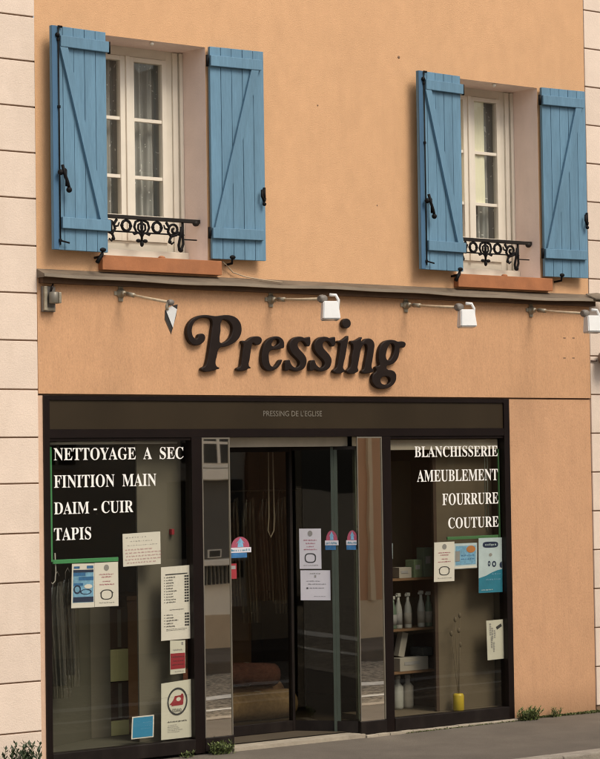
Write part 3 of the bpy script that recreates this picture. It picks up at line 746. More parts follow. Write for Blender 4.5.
OUT['g'] = ((330, 312), 7.5, [[(430,206),(480,206),(508,217),(543,215),(566,231),(566,254),(549,273),(525,270),(521,300),(511,345),(484,383),(445,404),(424,412),(428,424),(460,431),(489,451),(498,490),(486,533),(449,567),(400,582),(347,572),(314,538),(308,495),(320,460),(340,440),(334,424),(338,406),(364,395),(359,375),(357,330),(364,275),(386,231)],
    [(455,241),(473,252),(474,290),(459,334),(436,358),(422,344),(426,295),(441,256)], [(396,491),(429,491),(446,510),(434,533),(400,538),(380,522),(382,501)]])
# tracing sheet -> metres on the facade (plane of the letters)
CAM = dict(yaw=38.01, pitch=2.10, roll=-0.84, f=2300.0, D=13.05, z=1.99)
def cam_axes():
    y, p, r = R(CAM['yaw']), R(CAM['pitch']), R(CAM['roll'])
    fw = Vector((math.sin(y) * math.cos(p), math.cos(y) * math.cos(p), math.sin(p)))
    rt = Vector((math.cos(y), -math.sin(y), 0)); up = rt.cross(fw)
    return rt * math.cos(r) + up * math.sin(r), -rt * math.sin(r) + up * math.cos(r), fw
CR, CU, CF = cam_axes()
CC = Vector((-CAM['D'] * math.tan(R(CAM['yaw'])), -CAM['D'], CAM['z']))
def on_plane(px, py, y):
    d = CF * CAM['f'] + CR * (px - 300) - CU * (py - 379.5)
    return CC + d * ((y - CC.y) / d.y)
sign = empty('shop_sign', (-0.3, 0, 2.5), 'dark brown raised Pressing lettering on the peach fascia', 'sign')
def letter(key, parent, name='letter'):
    (ox, oy), sc, loops = OUT[key]
    cu = bpy.data.curves.new('tmp', 'CURVE'); cu.dimensions = '2D'; cu.fill_mode = 'BOTH'
    cu.extrude = 0.012; cu.bevel_depth = 0.0055; cu.bevel_resolution = 2; cu.resolution_u = 3; cu.offset = -0.0105
    for lp in loops:
        s = cu.splines.new('BEZIER'); s.bezier_points.add(len(lp) - 1); s.use_cyclic_u = True
        for bp_, (x, y) in zip(s.bezier_points, lp):
            q = on_plane(ox + x / sc, oy + y / sc, -0.035)
            bp_.co = (q.x, q.z, 0); bp_.handle_left_type = bp_.handle_right_type = 'AUTO'
    o = bpy.data.objects.new('tmp', cu); COL.objects.link(o); bpy.context.view_layer.update()
    me = bpy.data.meshes.new_from_object(o.evaluated_get(bpy.context.evaluated_depsgraph_get())); bpy.data.objects.remove(o)
    pl = world_loc(parent)
    for v in me.vertices: v.co = Vector((v.co.x, -0.026 - v.co.z, v.co.y)) - pl
    me.name = name; me.materials.clear(); me.materials.append(M['letter'])
    me.flip_normals()
    for p in me.polygons: p.use_smooth = False
    o = bpy.data.objects.new(name, me); COL.objects.link(o); o.parent = parent
    return o
for k in ('P', 'r', 'e', 's1', 's2', 'i', 'n', 'g'):
    q = letter(k, sign)
    if k == 'i': letter('dot', q, 'dot') if False else None
dot = letter('dot', sign, 'letter_dot')

# ------------------------------------------------------------------ sign lamps on arms
LX = (-1.543, -0.261, 1.008, 2.295); LZ = (3.066, 3.132, 3.112, 3.104)
LL = ('white sign lamp turned edge-on over the swash of the sign, left of the lettering', 'white box sign lamp on an arm above the two s letters',
      'white box sign lamp on an arm right of the lettering, below the right window', 'white box sign lamp at the right end of the fascia')
def head_bm(mtx):
    mb = MB()
    top = [(-0.052, -0.04, 0.0), (0.052, -0.04, 0.0), (0.052, 0.04, 0.0), (-0.052, 0.04, 0.0)]
    bot = [(-0.063, -0.055, -0.128), (0.063, -0.055, -0.128), (0.063, 0.045, -0.128), (-0.063, 0.045, -0.128)]
    a_ = [mb.bm.verts.new(mtx @ Vector(p)) for p in top]; b_ = [mb.bm.verts.new(mtx @ Vector(p)) for p in bot]
    mb.bm.faces.new(a_); mb.bm.faces.new(b_[::-1])
    for i in range(4): mb.bm.faces.new((a_[i], b_[i], b_[(i + 1) % 4], a_[(i + 1) % 4]))
    bmesh.ops.bevel(mb.bm, geom=list(mb.bm.edges), offset=0.007, segments=2, affect='EDGES')
    return mb
AE = 0.60
for i, (x, z, lab) in enumerate(zip(LX, LZ, LL)):
    root = empty('sign_lamp', (x, 0, 3.166), lab, 'lamp', 'lamps on arms along the fascia')
    mb = MB(); mb.lathe([(0.034, -0.004), (0.034, -0.016), (0.018, -0.026), (0.014, -0.05)], (x, 0, 3.166), 12, 'y')
    mb.box(x - 0.018, x + 0.018, -0.014, -0.004, 3.166 - 0.055, 3.166 + 0.05, 0.003)
    mb.box(x - 0.052, x + 0.052, -0.013, -0.004, 3.166 - 0.014, 3.166 + 0.014, 0.003)
    mb.ball((x, -0.045, 3.164), 0.02)
    mb.build('wall_bracket', M['galv'], root)
    p0, p1 = Vector((x, -0.05, 3.163)), Vector((x, -AE, z + 0.0))
    MB().tube([p0, p0.lerp(p1, 0.5) + Vector((0, 0, -0.002)), p1], 0.0095, 8).build('arm', M['arm'], root)
    MB().tube([p0.lerp(p1, 0.08), p0.lerp(p1, 0.22)], 0.016, 8).build('collar', M['galv'], root)
    mb = MB(); mb.lathe([(0.020, -0.032), (0.028, -0.018), (0.028, 0.018), (0.020, 0.032)] if i else [(0.016, -0.02), (0.019, -0.012), (0.019, 0.012), (0.016, 0.02)], p1, 14, 'x'); mb.ball(p1, 0.03 if i else 0.022, (1.1, 1, 1)); mb.build('knuckle', M['knuckle'], root)
    if i == 0: mtx = Matrix.Translation(p1 + Vector((0.015, -0.01, -0.055))) @ Matrix.Rotation(R(-52), 4, 'Z') @ Matrix.Rotation(R(-38), 4, 'X')
    else: mtx = Matrix.Translation(p1 + Vector((0.028, -0.045, -0.022))) @ Matrix.Rotation(R(-30 + 4 * i), 4, 'Z') @ Matrix.Rotation(R(-5), 4, 'X')
    if i == 0:
        vd = Vector((math.sin(R(33)), math.cos(R(33)), 0)); hu_ = Vector((math.cos(R(33)), -math.sin(R(33)), 0))
        def K(u, z, d=0.0): return p1 + hu_ * (u * 1.3 - 0.004) + Vector((0, 0, z)) + vd * d
        mb = MB(); mb.prism([K(-0.022, -0.045), K(0.010, -0.022), K(0.036, -0.045), K(0.014, -0.168)], vd * 0.13)
        hd = mb.build('lamp_head', M['lamp_white'], root)
        mb = MB(); mb.prism([K(-0.024, -0.045, 0.004), K(0.0115, -0.168, 0.004), K(0.006, -0.205, 0.004), K(-0.026, -0.105, 0.004)], vd * 0.12); mb.prism([K(0.012, -0.020, 0.004), K(0.040, -0.012, 0.004), K(0.037, -0.042, 0.004)], vd * 0.1); mb.prism([K(0.036, -0.047, 0.004), K(0.014, -0.168, 0.004), K(0.006, -0.200, 0.004), K(0.032, -0.085, 0.004)], vd * 0.02); mb.build('lamp_back', M['lamp_dark'], hd)
        mb = MB(); mb.tube([K(-0.008, 0.0), K(-0.016, -0.03), K(-0.014, -0.05)], 0.012, 6); mb.build('yoke', M['galv'], hd)
        continue
    hd = head_bm(mtx).build('lamp_head', M['lamp_white'], root)
    mb = MB(); mb.quad(*[mtx @ Vector(p) for p in ((-0.055, -0.048, -0.1295), (0.055, -0.048, -0.1295), (0.055, 0.038, -0.1295), (-0.055, 0.038, -0.1295))]); mb.build('lens', M['lens'], hd)
    mb = MB(); mb.tube([mtx @ Vector(p) for p in ((0.058, 0.0, -0.05), (0.062, 0.0, 0.012), (0.045, 0.0, 0.046), (0.0, 0.0, 0.048))], 0.011, 6); mb.build('yoke', M['lamp_white'], hd)

# siren box under the cornice
root = empty('siren_box', (-2.115, 0, 3.03), 'small grey metal siren box tucked under the left end of the cornice', 'alarm box')
MB().box(-2.175, -2.075, -0.03, -0.005, 3.022, 3.192, 0.004).build('back_plate', M['knuckle'], root)
MB().box(-2.172, -2.150, -0.05, -0.031, 3.03, 3.19, 0.003).box(-2.149, -2.085, -0.045, -0.031, 3.028, 3.05, 0.003).build('bracket', M['galv'], root)
mb = MB(); mb.lathe([(0.030, 3.075), (0.034, 3.08), (0.034, 3.145), (0.028, 3.152)], (-2.112, -0.07, 0), 14, 'z'); mb.build('siren', M['trim'], root)
MB().box(-2.095, -2.076, -0.11, -0.031, 3.075, 3.15, 0.006).build('housing', M['galv'], root)
MB().tube([(-2.125, -0.05, 3.15), (-2.12, -0.06, 3.185), (-2.10, -0.04, 3.205)], 0.007, 6).build('cable', M['frame'], root)
# cable hanging from the sill to the cornice
o = MB().tube([(-0.70, -0.03, 3.418), (-0.66, -0.03, 3.39), (-0.60, -0.02, 3.345), (-0.50, -0.03, 3.318), (-0.36, -0.05, 3.30), (-0.22, -0.09, 3.285)], 0.0045, 6).build('sill_cable', M['cable'])
recentre(o); tag(o, 'thin pale cable drooping from the left window sill onto the cornice', 'cable')

# ------------------------------------------------------------------ lettering on the display glass
wl = empty('window_lettering', (-1.55, 0.02, 1.5), 'white serif lettering of four lines on the left display glass', 'lettering')
for t, x0, x1, z0, z1, sp in (("NETTOYAGE  A  SEC", -2.066, -1.014, 2.036, 2.120, 1.0), ("FINITION  MAIN", -2.067, -1.244, 1.853, 1.939, 1.0), ("DAIM - CUIR", -2.069, -1.436, 1.676, 1.759, 1.0), ("TAPIS", -2.071, -1.779, 1.503, 1.588, 1.0)):
    words_into(t, x0, x1, z0, z1, 0.027, M['lettering'], wl)
wl = empty('window_lettering', (1.55, 0.02, 1.5), 'white serif lettering of four right-aligned lines on the right display glass', 'lettering')
for t, x0, x1, z0, z1 in (("BLANCHISSERIE", 1.101, 1.949, 2.026, 2.109), ("AMEUBLEMENT", 1.121, 1.946, 1.840, 1.931), ("FOURRURE", 1.370, 1.946, 1.660, 1.750), ("COUTURE", 1.426, 1.944, 1.482, 1.566)):
    words_into(t, x0, x1, z0, z1, 0.027, M['lettering'], wl)

# ------------------------------------------------------------------ papers and stickers behind the glass
def rnd(a_, b_): return random.uniform(a_, b_)
def paper(name, corners, m, y, label, cat, group=None):
    """corners: bl, br, tr, tl as (x, z)"""
    root = empty(name, (sum(c[0] for c in corners) / 4, y, min(c[1] for c in corners)), label, cat, group)
    MB().prism([(c[0], y, c[1]) for c in corners], (0, 0.0012, 0)).build('sheet', m, root)
    def uv(u, v, k=1):
        bl, br, tr, tl = corners
        x = (bl[0] * (1 - u) + br[0] * u) * (1 - v) + (tl[0] * (1 - u) + tr[0] * u) * v
        z = (bl[1] * (1 - u) + br[1] * u) * (1 - v) + (tl[1] * (1 - u) + tr[1] * u) * v
        return (x, y - 0.0012 * k, z)
    root_uv[root.name] = uv
    return root, uv
root_uv = {}
def bars(uv, rows, k=1):
    mb = MB()
    for u0, u1, v0, v1 in rows: mb.quad(uv(u0, v0, k), uv(u1, v0, k), uv(u1, v1, k), uv(u0, v1, k))
    return mb
def words(u0, u1, v, h, gap=0.02, lo=0.03, hi=0.12):
    """a line of illegible small print as a run of word-length strokes"""
    out = []; u = u0
    while u < u1 - 0.01:
        w = min(rnd(lo, hi), u1 - u); q = u; lw = max(0.012, h * 0.55)
        while q < u + w - lw * 0.5:
            t = random.random(); top = 1.0 if t > 0.7 else 0.68; bot = -0.28 if t < 0.12 else 0.0
            out.append((q, q + lw * rnd(0.45, 0.85), v + h * bot, v + h * top)); q += lw
        u += w + gap
    return out
def disc(uv, cu_, cv, ru, rv, a0=0, a1=360, k=1, n=24):
    mb = MB(); mb.poly([uv(cu_ + ru * math.cos(R(a0 + (a1 - a0) * i / n)), cv + rv * math.sin(R(a0 + (a1 - a0) * i / n)), k) for i in range(n if a1 - a0 >= 360 else n + 1)]); return mb
def ringm(mb, uv, cu_, cv, ru, rv, w, k=1, n=28, sq=1.0):
    def pt(i, s):
        t = 2 * math.pi * i / n; c, d = math.cos(t), math.sin(t)
        c = math.copysign(abs(c) ** sq, c); d = math.copysign(abs(d) ** sq, d)
        return uv(cu_ + (ru + s * w) * c, cv + (rv + s * w * rv / ru) * d, k)
    for i in range(n): mb.quad(pt(i, 0), pt(i + 1, 0), pt(i + 1, -1), pt(i, -1))
    return mb
PY = 0.038
def mask_notice(name, cs, m, y, label):
    r, uv = paper(name, cs, m, y, label, 'notice', 'mask notices taped to the glass')
    disc(uv, 0.5, 0.88, 0.11, 0.07).build('crest', M['ink_grey'], r)
    bars(uv, words(0.2, 0.8, 0.72, 0.028) + words(0.3, 0.72, 0.66, 0.028) + words(0.34, 0.66, 0.56, 0.026) + words(0.2, 0.82, 0.49, 0.028)).build('print', M['ink_rose'], r)
    mb = MB(); ringm(mb, uv, 0.5, 0.27, 0.26, 0.115, 0.045, sq=0.75)
    mb.quad(uv(0.22, 0.30), uv(0.27, 0.32), uv(0.27, 0.335), uv(0.22, 0.315)); mb.quad(uv(0.78, 0.30), uv(0.73, 0.32), uv(0.73, 0.335), uv(0.78, 0.315))
    mb.build('mask_drawing', M['ink'], r)
    bars(uv, words(0.18, 0.85, 0.08, 0.022)).build('print', M['ink_grey'], r)
    return r
# left display
r, uv = paper('poster', [(-1.936, 1.049), (-1.752, 1.047), (-1.750, 1.342), (-1.926, 1.344)], M['paper'], PY, 'blue and white poster directly under the green tube in the left display', 'poster')
bars(uv, [(0.06, 0.96, 0.12, 0.86)]).build('picture', M['ink_sky'], r)
bars(uv, [(0.06, 0.96, 0.80, 0.86), (0.07, 0.95, 0.13, 0.245)], 2).build('banner', M['ink_navy'], r)
bars(uv, [(0.06, 0.6, 0.72, 0.795), (0.3, 0.96, 0.62, 0.70), (0.08, 0.5, 0.50, 0.56)], 2).build('picture_detail', M['ink_blue'], r)
mb = MB(); ringm(mb, uv, 0.62, 0.36, 0.25, 0.06, 0.05, 3); ringm(mb, uv, 0.24, 0.42, 0.16, 0.10, 0.05, 3); mb.build('picture_detail', M['ink_navy'], r)
bars(uv, [(0.08, 0.34, 0.89, 0.94), (0.66, 0.95, 0.885, 0.95)], 2).build('print', M['ink_blue'], r)
disc(uv, 0.72, 0.48, 0.18, 0.05, k=3).build('picture_detail', M['paper'], r)
mask_notice('notice', [(-1.748, 1.048), (-1.557, 1.046), (-1.557, 1.345), (-1.747, 1.343)], M['paper'], PY + 0.002, 'white mask notice beside the blue poster in the left display')
r, uv = paper('handwritten_note', [(-1.517, 1.309), (-1.208, 1.317), (-1.209, 1.540), (-1.519, 1.531)], M['paper'], PY, 'square white handwritten note in the left display', 'note')
bars(uv, words(0.08, 0.62, 0.86, 0.035, 0.03, 0.02, 0.08) + words(0.2, 0.8, 0.74, 0.03, 0.03, 0.02, 0.06) + words(0.12, 0.92, 0.62, 0.025, 0.03, 0.02, 0.07)).build('writing', M['ink_grey'], r)
mb = MB()
for k, (u0, u1) in enumerate(((0.06, 0.70), (0.06, 0.95), (0.08, 0.95), (0.05, 0.92), (0.10, 0.84))):
    v = 0.49 - k * 0.10
    u = u0
    while u < u1:      # wavy pen strokes
        w = rnd(0.03, 0.09); pts = [(u + w * j / 6, v + 0.022 * math.sin(j * 2.1 + u * 30)) for j in range(7)]
        for (p, q), (p2, q2) in zip(pts, pts[1:]): mb.quad(uv(p, q), uv(p2, q2), uv(p2, q2 + 0.016), uv(p, q + 0.016))
        u += w + 0.03
mb.build('writing', M['ink_rose'], r)
r, uv = paper('price_list', [(-1.212, 0.789), (-0.957, 0.792), (-0.957, 1.300), (-1.206, 1.293)], M['paper'], PY, 'tall white printed price list beside the left mirror panel', 'price list')
rows = [(0.14, 0.88, 0.885, 0.9)]; dots = []
for k in range(10):
    v = 0.845 - k * 0.0375; rows += words(0.17, rnd(0.34, 0.52), v, 0.017, 0.015); dots += [(0.10, 0.125, v + 0.003, v + 0.014)]
for k in range(5):
    v = 0.335 - k * 0.0385; rows += words(0.17, rnd(0.36, 0.62), v, 0.017, 0.015); dots += [(0.10, 0.125, v + 0.003, v + 0.014)]
rows += words(0.28, 0.75, 0.405, 0.012, 0.01)
rows += words(0.17, 0.85, 0.145, 0.008, 0.01) + words(0.17, 0.80, 0.128, 0.008, 0.01)
bars(uv, rows + dots).build('print', M['ink'], r)
bars(uv, [q for k in range(10) for q in ((0.78, 0.84, 0.843 - k * 0.0375, 0.866 - k * 0.0375), (0.85, 0.92, 0.843 - k * 0.0375, 0.866 - k * 0.0375))] + [q for k in range(5) for q in ((0.78, 0.84, 0.333 - k * 0.0385, 0.357 - k * 0.0385), (0.85, 0.92, 0.333 - k * 0.0385, 0.357 - k * 0.0385))]).build('prices', M['ink'], r)
r, uv = paper('sticker', [(-1.140, 0.553), (-1.012, 0.557), (-1.011, 0.783), (-1.138, 0.786)], M['paper3'], PY, 'small white and red sticker below the price list', 'sticker')
bars(uv, [(0.02, 0.98, 0.15, 0.62)]).build('red_block', M['ink_red'], r)
bars(uv, words(0.08, 0.9, 0.50, 0.035, 0.04) + words(0.2, 0.9, 0.38, 0.03, 0.04) + words(0.1, 0.9, 0.27, 0.03, 0.04), 2).build('print', M['ink'], r)
bars(uv, [(0.74, 0.86, 0.86, 0.95)] + words(0.2, 0.8, 0.70, 0.05, 0.02) + words(0.3, 0.9, 0.06, 0.03, 0.03)).build('print', M['ink_grey'], r)
r, uv = paper('oval_poster', [(-1.222, 0.112), (-0.966, 0.113), (-0.962, 0.512), (-1.216, 0.497)], M['paper3'], PY, 'white poster with a red iron in a black oval, low in the left display', 'poster')
mb = MB(); ringm(mb, uv, 0.525, 0.645, 0.335, 0.245, 0.05); mb.build('oval', M['ink'], r)
mb = MB(); mb.poly([uv(u, v) for u, v in ((0.26, 0.60), (0.34, 0.645), (0.40, 0.69), (0.44, 0.745), (0.64, 0.75), (0.66, 0.775), (0.71, 0.77), (0.735, 0.72), (0.72, 0.60), (0.70, 0.575), (0.32, 0.575), (0.34, 0.595))]); mb.build('iron_drawing', M['ink_red'], r)
mb = disc(uv, 0.56, 0.685, 0.075, 0.035, k=2); mb.build('iron_drawing', M['paper3'], r)
mb = MB(); text_into(mb, 'SODIAND', uv(0.355, 0, 2)[0], uv(0.665, 0, 2)[0], uv(0, 0.470, 2)[2], uv(0, 0.535, 2)[2], PY - 0.0026, serif=False); mb.build('print', M['ink'], r)
bars(uv, words(0.2, 0.84, 0.29, 0.025, 0.015, 0.05, 0.1)).build('print', M['ink'], r)
bars(uv, words(0.22, 0.50, 0.235, 0.015, 0.015) + words(0.2, 0.56, 0.205, 0.015, 0.015) + words(0.2, 0.6, 0.175, 0.015, 0.015) + words(0.2, 0.72, 0.145, 0.015, 0.015) + words(0.2, 0.62, 0.115, 0.015, 0.015)).build('print', M['ink_grey'], r)
bars(uv, [(0.0, 1.0, 0.735, 0.738)]).build('fold_line', M['ink_grey'], r)
r, uv = paper('blue_card', [(-1.468, 0.138), (-1.285, 0.139), (-1.279, 0.290), (-1.459, 0.289)], M['paper'], PY, 'small square blue card in the bottom of the left display', 'card')
bars(uv, [(0.05, 0.95, 0.05, 0.95)]).build('blue_field', M['cyan'], r)
bars(uv, words(0.5, 0.9, 0.7, 0.02, 0.02) + words(0.6, 0.9, 0.55, 0.02, 0.02) + words(0.4, 0.8, 0.42, 0.02, 0.02), 2).build('print', M['ink_sky'], r)
# right display
mask_notice('notice', [(1.282, 1.085), (1.488, 1.084), (1.495, 1.383), (1.292, 1.382)], M['paper'], PY, 'white mask notice left of the postcard sheet in the right display')
r, uv = paper('postcard', [(1.490, 1.172), (1.725, 1.174), (1.730, 1.366), (1.497, 1.367)], M['pale'], PY + 0.003, 'pale blue postcard sheet between the mask notice and the teal poster', 'poster')
bars(uv, [(0.06, 0.94, 0.16, 0.9)]).build('picture', M['ink_sky'], r)
mb = disc(uv, 0.72, 0.76, 0.2, 0.14, k=2); mb.build('picture_detail', M['orange'], r)
bars(uv, [(0.04, 0.24, 0.3, 0.7)] , 2).build('picture_detail', M['ink_grey'], r)
bars(uv, words(0.3, 0.9, 0.5, 0.05, 0.03) + words(0.3, 0.9, 0.36, 0.05, 0.03), 2).build('print', M['ink_blue'], r)
bars(uv, [(0.02, 0.98, 0.02, 0.10)], 2).build('margin', M['paper'], r)
r, uv = paper('teal_poster', [(1.732, 0.981), (1.980, 0.979), (1.984, 1.399), (1.742, 1.401)], M['pale'], PY - 0.003, 'tall pale and teal poster at the right edge of the right display', 'poster')
mb = MB(); mb.poly([uv(u, v) for u, v in ((0.0, 0.0), (1.0, 0.0), (1.0, 0.42), (0.8, 0.405), (0.55, 0.365), (0.3, 0.31), (0.0, 0.27))]); mb.build('teal_field', M['teal'], r)
mb = MB(); mb.poly([uv(0.5 + 0.33 * math.copysign(abs(math.cos(t)) ** 0.5, math.cos(t)), 0.875 + 0.055 * math.copysign(abs(math.sin(t)) ** 0.7, math.sin(t)), 1) for t in [k * math.pi / 14 for k in range(28)]]); mb.build('badge', M['ink_navy'], r)
bars(uv, words(0.27, 0.74, 0.86, 0.035, 0.02, 0.05, 0.09), 2).build('print', M['pale'], r)
mb = disc(uv, 0.5, 0.69, 0.07, 0.03); mb.build('picture_detail', M['ink_grey'], r)
mb = MB(); ringm(mb, uv, 0.44, 0.53, 0.055, 0.05, 0.03); ringm(mb, uv, 0.65, 0.52, 0.09, 0.055, 0.045); mb.build('picture_detail', M['ink_navy'], r)
mb = disc(uv, 0.985, 0.50, 0.10, 0.06, 90, 270); mb.build('picture_detail', M['ink_navy'], r)
bars(uv, words(0.3, 0.92, 0.23, 0.025, 0.02) + words(0.55, 0.92, 0.33, 0.02, 0.02), 2).build('print', M['ink_sky'], r)
bars(uv, words(0.1, 0.62, 0.045, 0.02, 0.02), 2).build('print', M['pale'], r)
r, uv = paper('tag_card', [(1.815, 0.463), (1.991, 0.466), (1.982, 0.768), (1.808, 0.766)], M['paper3'], PY, 'small white card with a dark tag low in the right display', 'card')
mb = MB(); mb.poly([uv(u, v) for u, v in ((0.55, 0.82), (0.86, 0.90), (0.92, 0.83), (0.62, 0.75))]); mb.build('tag_print', M['ink'], r)
mb = MB()
for u0, v0, v1 in ((0.16, 0.62, 0.92), (0.28, 0.50, 0.80), (0.22, 0.30, 0.58), (0.34, 0.20, 0.44), (0.42, 0.55, 0.75)):
    v = v0
    while v < v1: w = rnd(0.02, 0.05); mb.quad(uv(u0, v), uv(u0 + rnd(0.06, 0.14), v), uv(u0 + 0.1, v + w * 0.6), uv(u0, v + w * 0.6)); v += w
mb.build('print', M['ink_grey'], r)
r, uv = paper('sticker', [(0.842, 1.270), (0.878, 1.273), (0.880, 1.389), (0.844, 1.390)], M['pale'], PY, 'tiny upright pale sticker by the right mirror panel', 'sticker')
bars(uv, [(0.25, 0.75, 0.15, 0.3), (0.25, 0.75, 0.4, 0.65)]).build('print', M['teal'], r)

# papers on the angled entrance panel
def panel_paper(name, t0, t1, z0, z1, m, label, cat, group=None):
    root = empty(name, PT((t0 + t1) / 2, 0.003, z0), label, cat, group)
    def uv(u, v, k=0): return PT(t0 + (t1 - t0) * u, 0.0035 + 0.0012 * k, z0 + (z1 - z0) * v)
    mb = MB(); mb.prism([uv(0, 0), uv(1, 0), uv(1, 1), uv(0, 1)], -dn * 0.001); mb.build('sheet', m, root)
    def uvk(u, v, k=1): return uv(u, v, k)
    return root, uvk
r, uv = panel_paper('notice', 0.125, 0.465, 1.216, 1.512, M['paper2'], 'lilac white mask notice on the dark entrance panel, above another sheet', 'notice', 'mask notices taped to the glass')
disc(uv, 0.5, 0.88, 0.11, 0.07).build('crest', M['ink_grey'], r)
bars(uv, words(0.2, 0.8, 0.70, 0.03) + words(0.3, 0.72, 0.62, 0.03) + words(0.34, 0.66, 0.54, 0.028) + words(0.2, 0.82, 0.47, 0.03)).build('print', M['ink_rose'], r)
mb = MB(); ringm(mb, uv, 0.5, 0.27, 0.26, 0.12, 0.05, sq=0.7); mb.build('mask_drawing', M['ink'], r)
bars(uv, words(0.18, 0.85, 0.08, 0.022)).build('print', M['ink_grey'], r)
r, uv = panel_paper('notice_sheet', 0.135, 0.60, 0.985, 1.205, M['paper2'], 'wide lilac white sheet of few printed lines, below the mask notice on the entrance', 'notice')
bars(uv, words(0.32, 0.68, 0.88, 0.04) + [(0.47, 0.53, 0.76, 0.84)]).build('print', M['ink_grey'], r)
bars(uv, words(0.2, 0.66, 0.63, 0.025) + words(0.25, 0.85, 0.53, 0.025) + [(0.2, 0.26, 0.38, 0.43)] + words(0.3, 0.78, 0.40, 0.025) + words(0.45, 0.85, 0.12, 0.02)).build('print', M['ink'], r)
# pink arched sticker on the door, its reflections built as two more
def sticker_and_reflection(root, uv):
    disc(uv, 0.5, 0.48, 0.42, 0.50, 0, 180).build('arch', M['ink_rose'], root)
    mb = MB(); mb.poly([uv(u, v, 2) for u, v in ((0.36, 0.5), (0.64, 0.5), (0.60, 0.72), (0.70, 0.66), (0.56, 0.84), (0.5, 0.94), (0.44, 0.84), (0.30, 0.66), (0.40, 0.72))]); mb.build('figure', M['ink_sky'], root)
    bars(uv, [(0.0, 1.0, 0.24, 0.48)]).build('caption_band', M['paper2'], root)
    bars(uv, [(0.02, 0.8, 0.0, 0.23)]).build('caption_band', M['ink_blue'], root)
    bars(uv, words(0.08, 0.92, 0.31, 0.10, 0.03, 0.04, 0.1), 2).build('print', M['teal'], root)
y = DY - 0.004
root = empty('sticker_and_reflection', (-0.25, y, 1.31), 'pink arched sticker on the glass of the shop door', 'sticker', 'pink arched stickers at the entrance')
sticker_and_reflection(root, lambda u, v, k=1: (-0.345 + 0.195 * u, y - 0.0012 * k, 1.315 + 0.155 * v))
root = empty('red_label', (-0.30, y, 1.12), 'small red label under the pink sticker on the shop door', 'label')
MB().box(-0.345, -0.285, y - 0.002, y - 0.0008, 1.165, 1.275).build('sheet', M['ink_red'], root)
MB().quad((-0.34, y - 0.003, 1.235), (-0.295, y - 0.003, 1.235), (-0.295, y - 0.003, 1.26), (-0.34, y - 0.003, 1.26)).build('print', M['ink_grey'], root)
for t0, lab in ((0.535, 'reflection of the pink arched sticker, built on the mullion side of the angled entrance panel'), (0.855, 'reflection of the pink arched sticker, built half hidden beside the right mirror panel')):
    root = empty('sticker_and_reflection', PT(t0 + 0.1, 0.02, 1.315), lab, 'sticker', 'pink arched stickers at the entrance')  # reflections of the door sticker, laid on the panel as solid copies
    w = 0.21 if t0 < 0.7 else 0.19
    dd = 0.019 if t0 < 0.7 else 0.003
    sticker_and_reflection(root, lambda u, v, k=1, t0=t0, w=w, dd=dd: PT(t0 + w * u, dd + 0.0012 * k, 1.355 + 0.145 * v))

# green light tubes framing the lettering
def led(x_v, x0, x1, z0, z1, label, side):
    hw = 0.014 if side > 0 else 0.005
    lm = M['led'] if side > 0 else M['led_dim']
    root = empty('light_tube', (x_v, 0.045, z0), label, 'light tube', 'green light tubes in the display windows')
    MB().box(x_v - hw, x_v + hw, 0.042, 0.056, z0, z1, 0.002).build('upright_tube', lm, root)
    if side > 0: MB().box(x0, x1, 0.042, 0.056, z0 - 0.014, z0 + 0.014, 0.003).build('lower_tube', M['led'], root)
    else: MB().box(x0, x1, 0.042, 0.056, z0 + 0.022, z0 + 0.046, 0.003).build('lower_tube', lm, root)
led(-2.086, -2.071, -1.552, 1.362, 2.126, 'green light tube framing the left side and foot of the left lettering', 1)
led(1.972, 1.43, 1.957, 1.374, 2.082, 'green light tube framing the right side and foot of the right lettering', -1)
# blind head rails and chains
root = empty('blind_rail', (-1.57, 0.06, 2.145), 'thin grey blind rail across the top of the left display', 'blind')
MB().tube([(-2.09, 0.07, 2.152), (-1.04, 0.07, 2.152)], 0.011, 10).build('rail', M['cord'], root)
MB().box(-2.115, -2.085, 0.055, 0.085, 2.125, 2.165, 0.003).build('bracket', M['knuckle'], root)
MB().tube([(-2.095, 0.06, 2.13), (-2.094, 0.06, 1.30), (-2.088, 0.06, 1.235), (-2.066, 0.06, 1.215), (-2.046, 0.06, 1.235), (-2.04, 0.06, 1.30), (-2.045, 0.06, 1.42)], 0.0042, 6).build('chain', M['cord'], root)
root = empty('blind_rail', (1.42, 0.07, 2.08), 'broad grey blind cassette across the top of the right display', 'blind')
MB().box(0.86, 1.975, 0.055, 0.10, 2.082, 2.160, 0.004).build('cassette', M['alu'], root)
MB().ball((0.868, 0.048, 2.085), 0.012).build('end_screw', M['lamp_white'], root)
MB().tube([(1.86, 0.08, 2.08), (1.855, 0.08, 1.50), (1.87, 0.08, 1.45), (1.885, 0.08, 1.50), (1.885, 0.08, 2.08)], 0.0035, 6).build('chain', M['alu_dark'], root)
o = MB().tube([(0.10, DY + 0.10, 2.1), (0.095, DY + 0.10, 1.60), (0.085, DY + 0.10, 1.50), (0.11, DY + 0.10, 1.45), (0.14, DY + 0.10, 1.50), (0.145, DY + 0.10, 1.60), (0.14, DY + 0.10, 2.1)], 0.005, 6).build('pull_chain', M['cord'])
recentre(o); tag(o, 'looped grey blind chain hanging behind the shop door glass', 'chain')
# red alarm stud on the grey panel
o = MB().box(-1.045, -1.022, 0.135, 0.168, 1.51, 1.55, 0.004).build('call_point', M['ink_red']); recentre(o); tag(o, 'small red fitting on the grey panel left of the left mirror', 'fitting')

